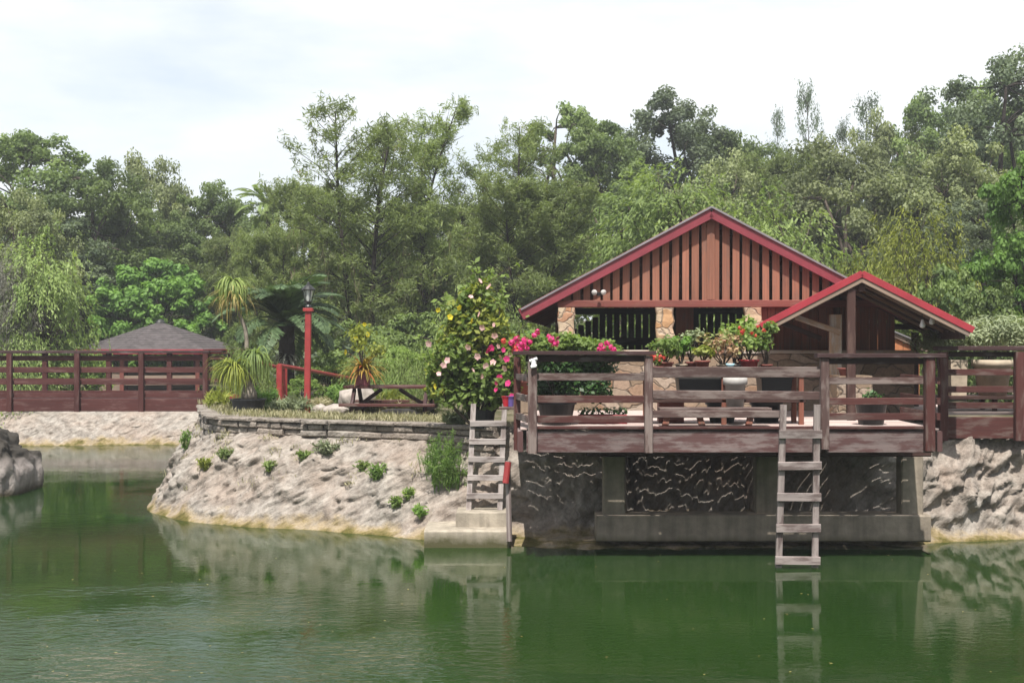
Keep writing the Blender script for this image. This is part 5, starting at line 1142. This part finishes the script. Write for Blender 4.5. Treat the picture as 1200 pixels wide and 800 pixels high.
onpot('potted_plant', 'tall broad leaved plant behind the red geranium pot', 871, .08, .12, 'terracotta', 'bush', .22, .60, 220, .08, 78, .2)
onpot('potted_plant', 'trailing round leaved plant at the right end of the table', 897, .07, .10, 'terracotta', 'bush', .13, .50, 220, .075, 79, -.05)
o = onpot('potted_plant', 'tiny red flowered plant beside the grey railing post', 768, .055, .08, 'terracotta', 'bush', .10, .12, 90, .045, 80, -.3, 'red')
m = MB(); m.lathe([(0, 0), (.02, 0), (.012, .02), (.012, .06), (.05, .09), (.055, .115), (.045, .115), (0, .10)], n=18); o = m.build('blue_goblet', M['blue_glaze'], None, True); o.location = (X(856, 16.6), 16.62, TZ); tag(o, 'small pale blue goblet standing before the variegated plant', 'goblet')
o = thing('white_ornament', 'small white star shaped light clipped to the railing post', 'light', P(625.5, 425, 15.86))
m = MB(); m.tube([(0, 0, -.05), (0, 0, .05)], .03, 10); m.build('body', M['white_paint'], o); m = MB(); m.tube([(-.045, 0, .02), (.04, -.02, .05)], .018, 8); m.tube([(-.035, -.02, -.05), (.03, 0, -.03)], .018, 8); m.build('arms', M['white_paint'], o)

for px, lab in ((846, 'added black tub filling the dark under the middle of the plant table'), (898, 'added black tub filling the dark under the right end of the plant table')):
    r, tp_ = potted('black_tub', lab, (X(px, 17.3), 17.3, DZ), pot_profile(.20, .26), 'black_plastic', 'added dark fillers under the plant table', cat='tub')  # tubs added to make the area under the table dark
# right deck: tub, planters, silver bush
r, tp_ = potted('black_tub', 'tall black tub on the deck behind the right railing', (X(1022, 16.7), 16.75, DZ), pot_profile(.20, .30), 'black_plastic', cat='tub')
greens(r, tp_, .14, .12, 80, .05, 'dark_bush', 81)
r, tp_ = potted('terracotta_bowl', 'small clay bowl on the low wall behind the right railing', (X(992, 17.9), 17.9, Z(440, 17.9)), pot_profile(.11, .10), 'terracotta', cat='bowl')
m = MB(); m.box(X(975, 18.1), X(1016, 18.1), 17.8, 18.3, DZ, Z(440, 17.9), .05); o = m.build('stone_block', M['wall_stone']); tag(o, 'square stone block base carrying the clay bowl', 'block')
r, tp_ = potted('large_planter', 'large round beige planter at the right side deck with a silver bush', (X(1163, 19.2), 19.2, Z(463, 19.2)), [(0, 0), (.19, 0), (.25, .40), (.285, .41), (.285, .50), (.25, .50), (.24, .45), (0, .45)], 'beige_pot')
rng = np.random.default_rng(82); lv = Leaves(82)
for px, py, rx, ry in [(1165, 396, 42, 18), (1195, 394, 34, 20), (1138, 392, 32, 16), (1182, 382, 34, 14), (1152, 380, 26, 12), (1220, 392, 30, 18)]:
    c = np.array(P(px, py, 19.2 + rng.uniform(-.2, .2))) - np.array(r.location); s = 19.2 / FOC; lv.cloud(c, (rx * s, rx * s * .8, ry * s), int(rx * ry * 1.1), .10, .022, .8, .6, rng.uniform(.3, .9), .5)
lv.build('foliage', F_['silver'], r)
r, tp_ = potted('square_planter', 'square beige planter with grey-green bush left of the large round planter', (X(1121, 19.3), 19.3, Z(463, 19.3)), [(0, 0), (.15, 0), (.17, .50), (.145, .50), (.14, .46), (0, .46)], 'beige_pot', sq=True)
lv = Leaves(83)
for px, py, rx, ry in [(1110, 398, 36, 16), (1088, 400, 26, 14), (1128, 390, 26, 16), (1104, 388, 24, 12)]:
    c = np.array(P(px, py, 19.3 + rng.uniform(-.2, .2))) - np.array(r.location); s = 19.3 / FOC; lv.cloud(c, (rx * s, rx * s * .8, ry * s), int(rx * ry * 1.15), .09, .022, .8, .6, rng.uniform(.2, .8), .5)
lv.build('foliage', F_['silver'], r)
tb2 = thing('wooden_stand', 'dark wooden plant stand under the right planters', 'stand', (X(1150, 19.25), 19.25, 1.655))
zt3 = Z(463, 19.25) - 1.655
m = MB(); m.bar((-.7, 0, zt3 - .025), (.9, 0, zt3 - .025), .62, .045); m.build('stand_top', M['dark_wood'], tb2)
for sx in (-.6, .1, .8):
    for sy in (-.25, .25):
        m = MB(); m.bar((sx, sy, 0), (sx, sy, zt3 - .045), .06, .06, (1, 0, 0)); m.build('leg', M['dark_wood'], tb2)

# ------------------------------------------------------------------ plants on the rock bank and terrace
bva = np.array(bv); bvp = bva[(bva[:, 2] > .05) & (bva[:, 2] < 1.6) & (bva[:, 1] < 25)]; bpx = np.column_stack([600 + bvp[:, 0] / bvp[:, 1] * FOC, 400 - (bvp[:, 2] - CAM_H) / bvp[:, 1] * FOC])
def on_bank(px, py):
    d = np.hypot(bpx[:, 0] - px, bpx[:, 1] - py); k = np.argsort(d)[:12]; k = k[np.argmin(bvp[k][:, 1])]; return tuple(bvp[k] + np.array([0, -.02, 0]))
def weed(name, label, base, hgt, rad, n, fol, seed, L_=.09, Wd=.012, group=None, lean=.25, plume=False):
    rng = np.random.default_rng(seed); r = thing(name, label, 'plant', base, 0, group); lv = Leaves(seed); st_ = MB()
    for i in range(n):
        a = rng.uniform(0, 6.28); f = rng.uniform(0, 1) ** .6; tip = np.array([math.cos(a) * rad * f, math.sin(a) * rad * f * .7 - lean * .3 * rad, hgt * rng.uniform(.45, 1) * (1 - .35 * f)]); b0 = np.array([math.cos(a) * rad * .25 * f, math.sin(a) * rad * .15 * f, -.03])
        if plume: tip[0] *= .9; tip[1] *= .5; tip[0] += rng.normal(0, .05); tip[2] = hgt * rng.uniform(.45, 1.0) * (1 - .4 * f * f); b0 = np.array([tip[0] * .72, tip[1] * .5 + .05, rng.uniform(-.03, .22) * hgt])
        st_.tube([b0, b0 * .4 + tip * .6 + np.array([0, 0, .1 * hgt]), tip], [.005, .004, .002], 4, False)
        q = int(30 * hgt / .5) + 8; t_ = rng.uniform(.1, 1, (q, 1)); C = b0 * (1 - t_) ** 2 + tip * t_ + np.array([0, 0, .1 * hgt]) * t_ * (1 - t_) * 2 + rng.normal(size=(q, 3)) * .022
        lv.add(C, rng.normal(size=(q, 3)), L_, Wd, rng.normal(size=(q, 3)) * .6 + (tip - b0) / (np.linalg.norm(tip - b0) + 1e-6), rng.uniform(.2, .9))
    lv.build('foliage', F_[fol], r); st_.build('stems', F_[fol], r); return r
weed('feathery_weed', 'tall feathery bright green weed growing on the bank beside the ladder', on_bank(521, 574), 1.0, .36, 42, 'weed', 201, .085, .008, plume=True)
weed('feathery_weed', 'lower feathery weed to the left of the tall one', on_bank(500, 556), .55, .22, 14, 'weed', 202, .075, .008, plume=True)
GB = 'small plants rooted on the rock bank'
for px, py, Y, h, r_, fo, lab in [(219, 522, 21.9, .30, .16, 'weed', 'blue-green tuft on the left shoulder of the bank'), (241, 544, 20.8, .16, .16, 'yellow', 'yellow-green rosette low on the left shoulder of the bank'), (264, 532, 20.7, .12, .16, 'willow', 'pale low plant right of the yellow-green rosette'),
        (314, 548, 20.25, .14, .10, 'willow', 'small pale sprig in the middle of the bank'), (381, 528, 20.2, .26, .22, 'silver', 'grey-green trailing plant below the stone wall'), (355, 532, 20.2, .10, .16, 'bush', 'dark low plant left of the trailing one'),
        (441, 556, 19.5, .27, .17, 'weed', 'round bright green tuft on the bank'), (424, 546, 19.6, .12, .12, 'willow', 'little pale tuft left of the round bright tuft'), (467, 586, 18.9, .12, .10, 'bush', 'leafy sprig above the tide line near the steps'),
        (490, 600, 18.45, .14, .10, 'weed', 'tuft just left of the concrete steps'), (478, 578, 18.8, .10, .12, 'bush', 'small leaves in a crack of the bank')]:
    weed('bank_plant', lab, on_bank(px, py), h, r_, 16, fo, int(px), .07, .022, GB)
GT = 'tufts along the terrace wall'
for px, Y, h, r_, fo, lab in [(345, 22.3, .34, .34, 'silver', 'silver-green tuft left of the lamp post foot'), (378, 22.6, .30, .28, 'straw', 'straw coloured tuft right of the lamp post foot'), (330, 23.0, .22, .3, 'silver', 'low silver tuft near the handrail post'), (440, 22.6, .24, .30, 'straw', 'dry tuft under the picnic bench left side'),
        (485, 22.5, .26, .30, 'straw', 'dry tuft under the picnic bench right side'), (535, 19.2, .22, .22, 'silver', 'grey tuft at the foot of the flowering bush'), (458, 23.2, .42, .28, 'yellow', 'lime tuft behind the picnic table braces'), (398, 23.8, .5, .3, 'weed', 'green tuft behind the pale jagged rock'),
        (308, 23.5, .5, .35, 'bright', 'bright green tuft right of the black tub'), (256, 23.9, .4, .25, 'yellow', 'yellow-green tuft left of the black tub')]:
    weed('grass_tuft', lab, (X(px, Y), Y, 1.45), h, r_, 34, fo, 300 + int(px), .16, .018, GT)

lv = Leaves(95); rng = np.random.default_rng(95)        # sparse dry grass in the cracks of the bank and at the wall foot
bva = np.array(bv); sel = bva[(bva[:, 2] > .25) & (bva[:, 2] < 1.5) & (bva[:, 0] > -7.2) & (bva[:, 0] < -.4) & (bva[:, 1] < 25)]
for i in range(150):
    c = sel[int(rng.integers(0, len(sel)))]
    if rng.uniform() > (c[2] / 1.3) ** 1.5: continue
    q = int(rng.integers(6, 22)); sz = rng.uniform(.03, .09); C = c + rng.normal(size=(q, 3)) * np.array([sz, sz * .6, sz * .4]) + np.array([0, -.02, .03])
    lv.add(C, rng.normal(size=(q, 3)) + np.array([0, -.6, .2]), .085, .012, np.tile([0, -.1, 1.0], (q, 1)), rng.uniform(.1, .9))
for i in range(500):                                    # along the terrace edge
    x = rng.uniform(-5.8, -.8); yb = np.interp(x, path[:, 0], path[:, 1]) + rng.uniform(.15, 1.2); q = 8
    C = np.array([x, yb, 1.49]) + rng.normal(size=(q, 3)) * np.array([.06, .06, .02]); lv.add(C, rng.normal(size=(q, 3)), .11, .012, np.tile([0, 0, 1.0], (q, 1)), rng.uniform(.0, .9))
tag(lv.build('dry_grass', F_['straw']), kind='stuff')
lv = Leaves(96); C = np.column_stack([rng.uniform(-5, 5, 70), rng.uniform(8.5, 17.2, 70), np.full(70, .006)]); lv.add(C, np.tile([0, 0, 1.0], (70, 1)) + rng.normal(size=(70, 3)) * .03, .032, .016)
tag(lv.build('floating_leaves', F_['dry']), kind='stuff')

# ------------------------------------------------------------------ summer haze over the whole place
me = bpy.data.meshes.new('haze'); hb_ = MB(); x0, x1, y0, y1, z0, z1 = -700, 700, -120, 900, -4, 26
hb_.poly([(x0, y0, z0), (x0, y1, z0), (x1, y1, z0), (x1, y0, z0)]); hb_.poly([(x0, y0, z1), (x1, y0, z1), (x1, y1, z1), (x0, y1, z1)])
for a, b in (((x0, y0), (x1, y0)), ((x1, y0), (x1, y1)), ((x1, y1), (x0, y1)), ((x0, y1), (x0, y0))): hb_.poly([(*a, z0), (*b, z0), (*b, z1), (*a, z1)])
t = NT('haze_air'); v = t.n('ShaderNodeVolumePrincipled'); v.inputs['Color'].default_value = (.92, .95, 1, 1); v.inputs['Density'].default_value = 0.0011; v.inputs['Anisotropy'].default_value = 0.2
t.l(v.outputs['Volume'], t.out.inputs['Volume']); tag(hb_.build('haze', t.m), kind='stuff')
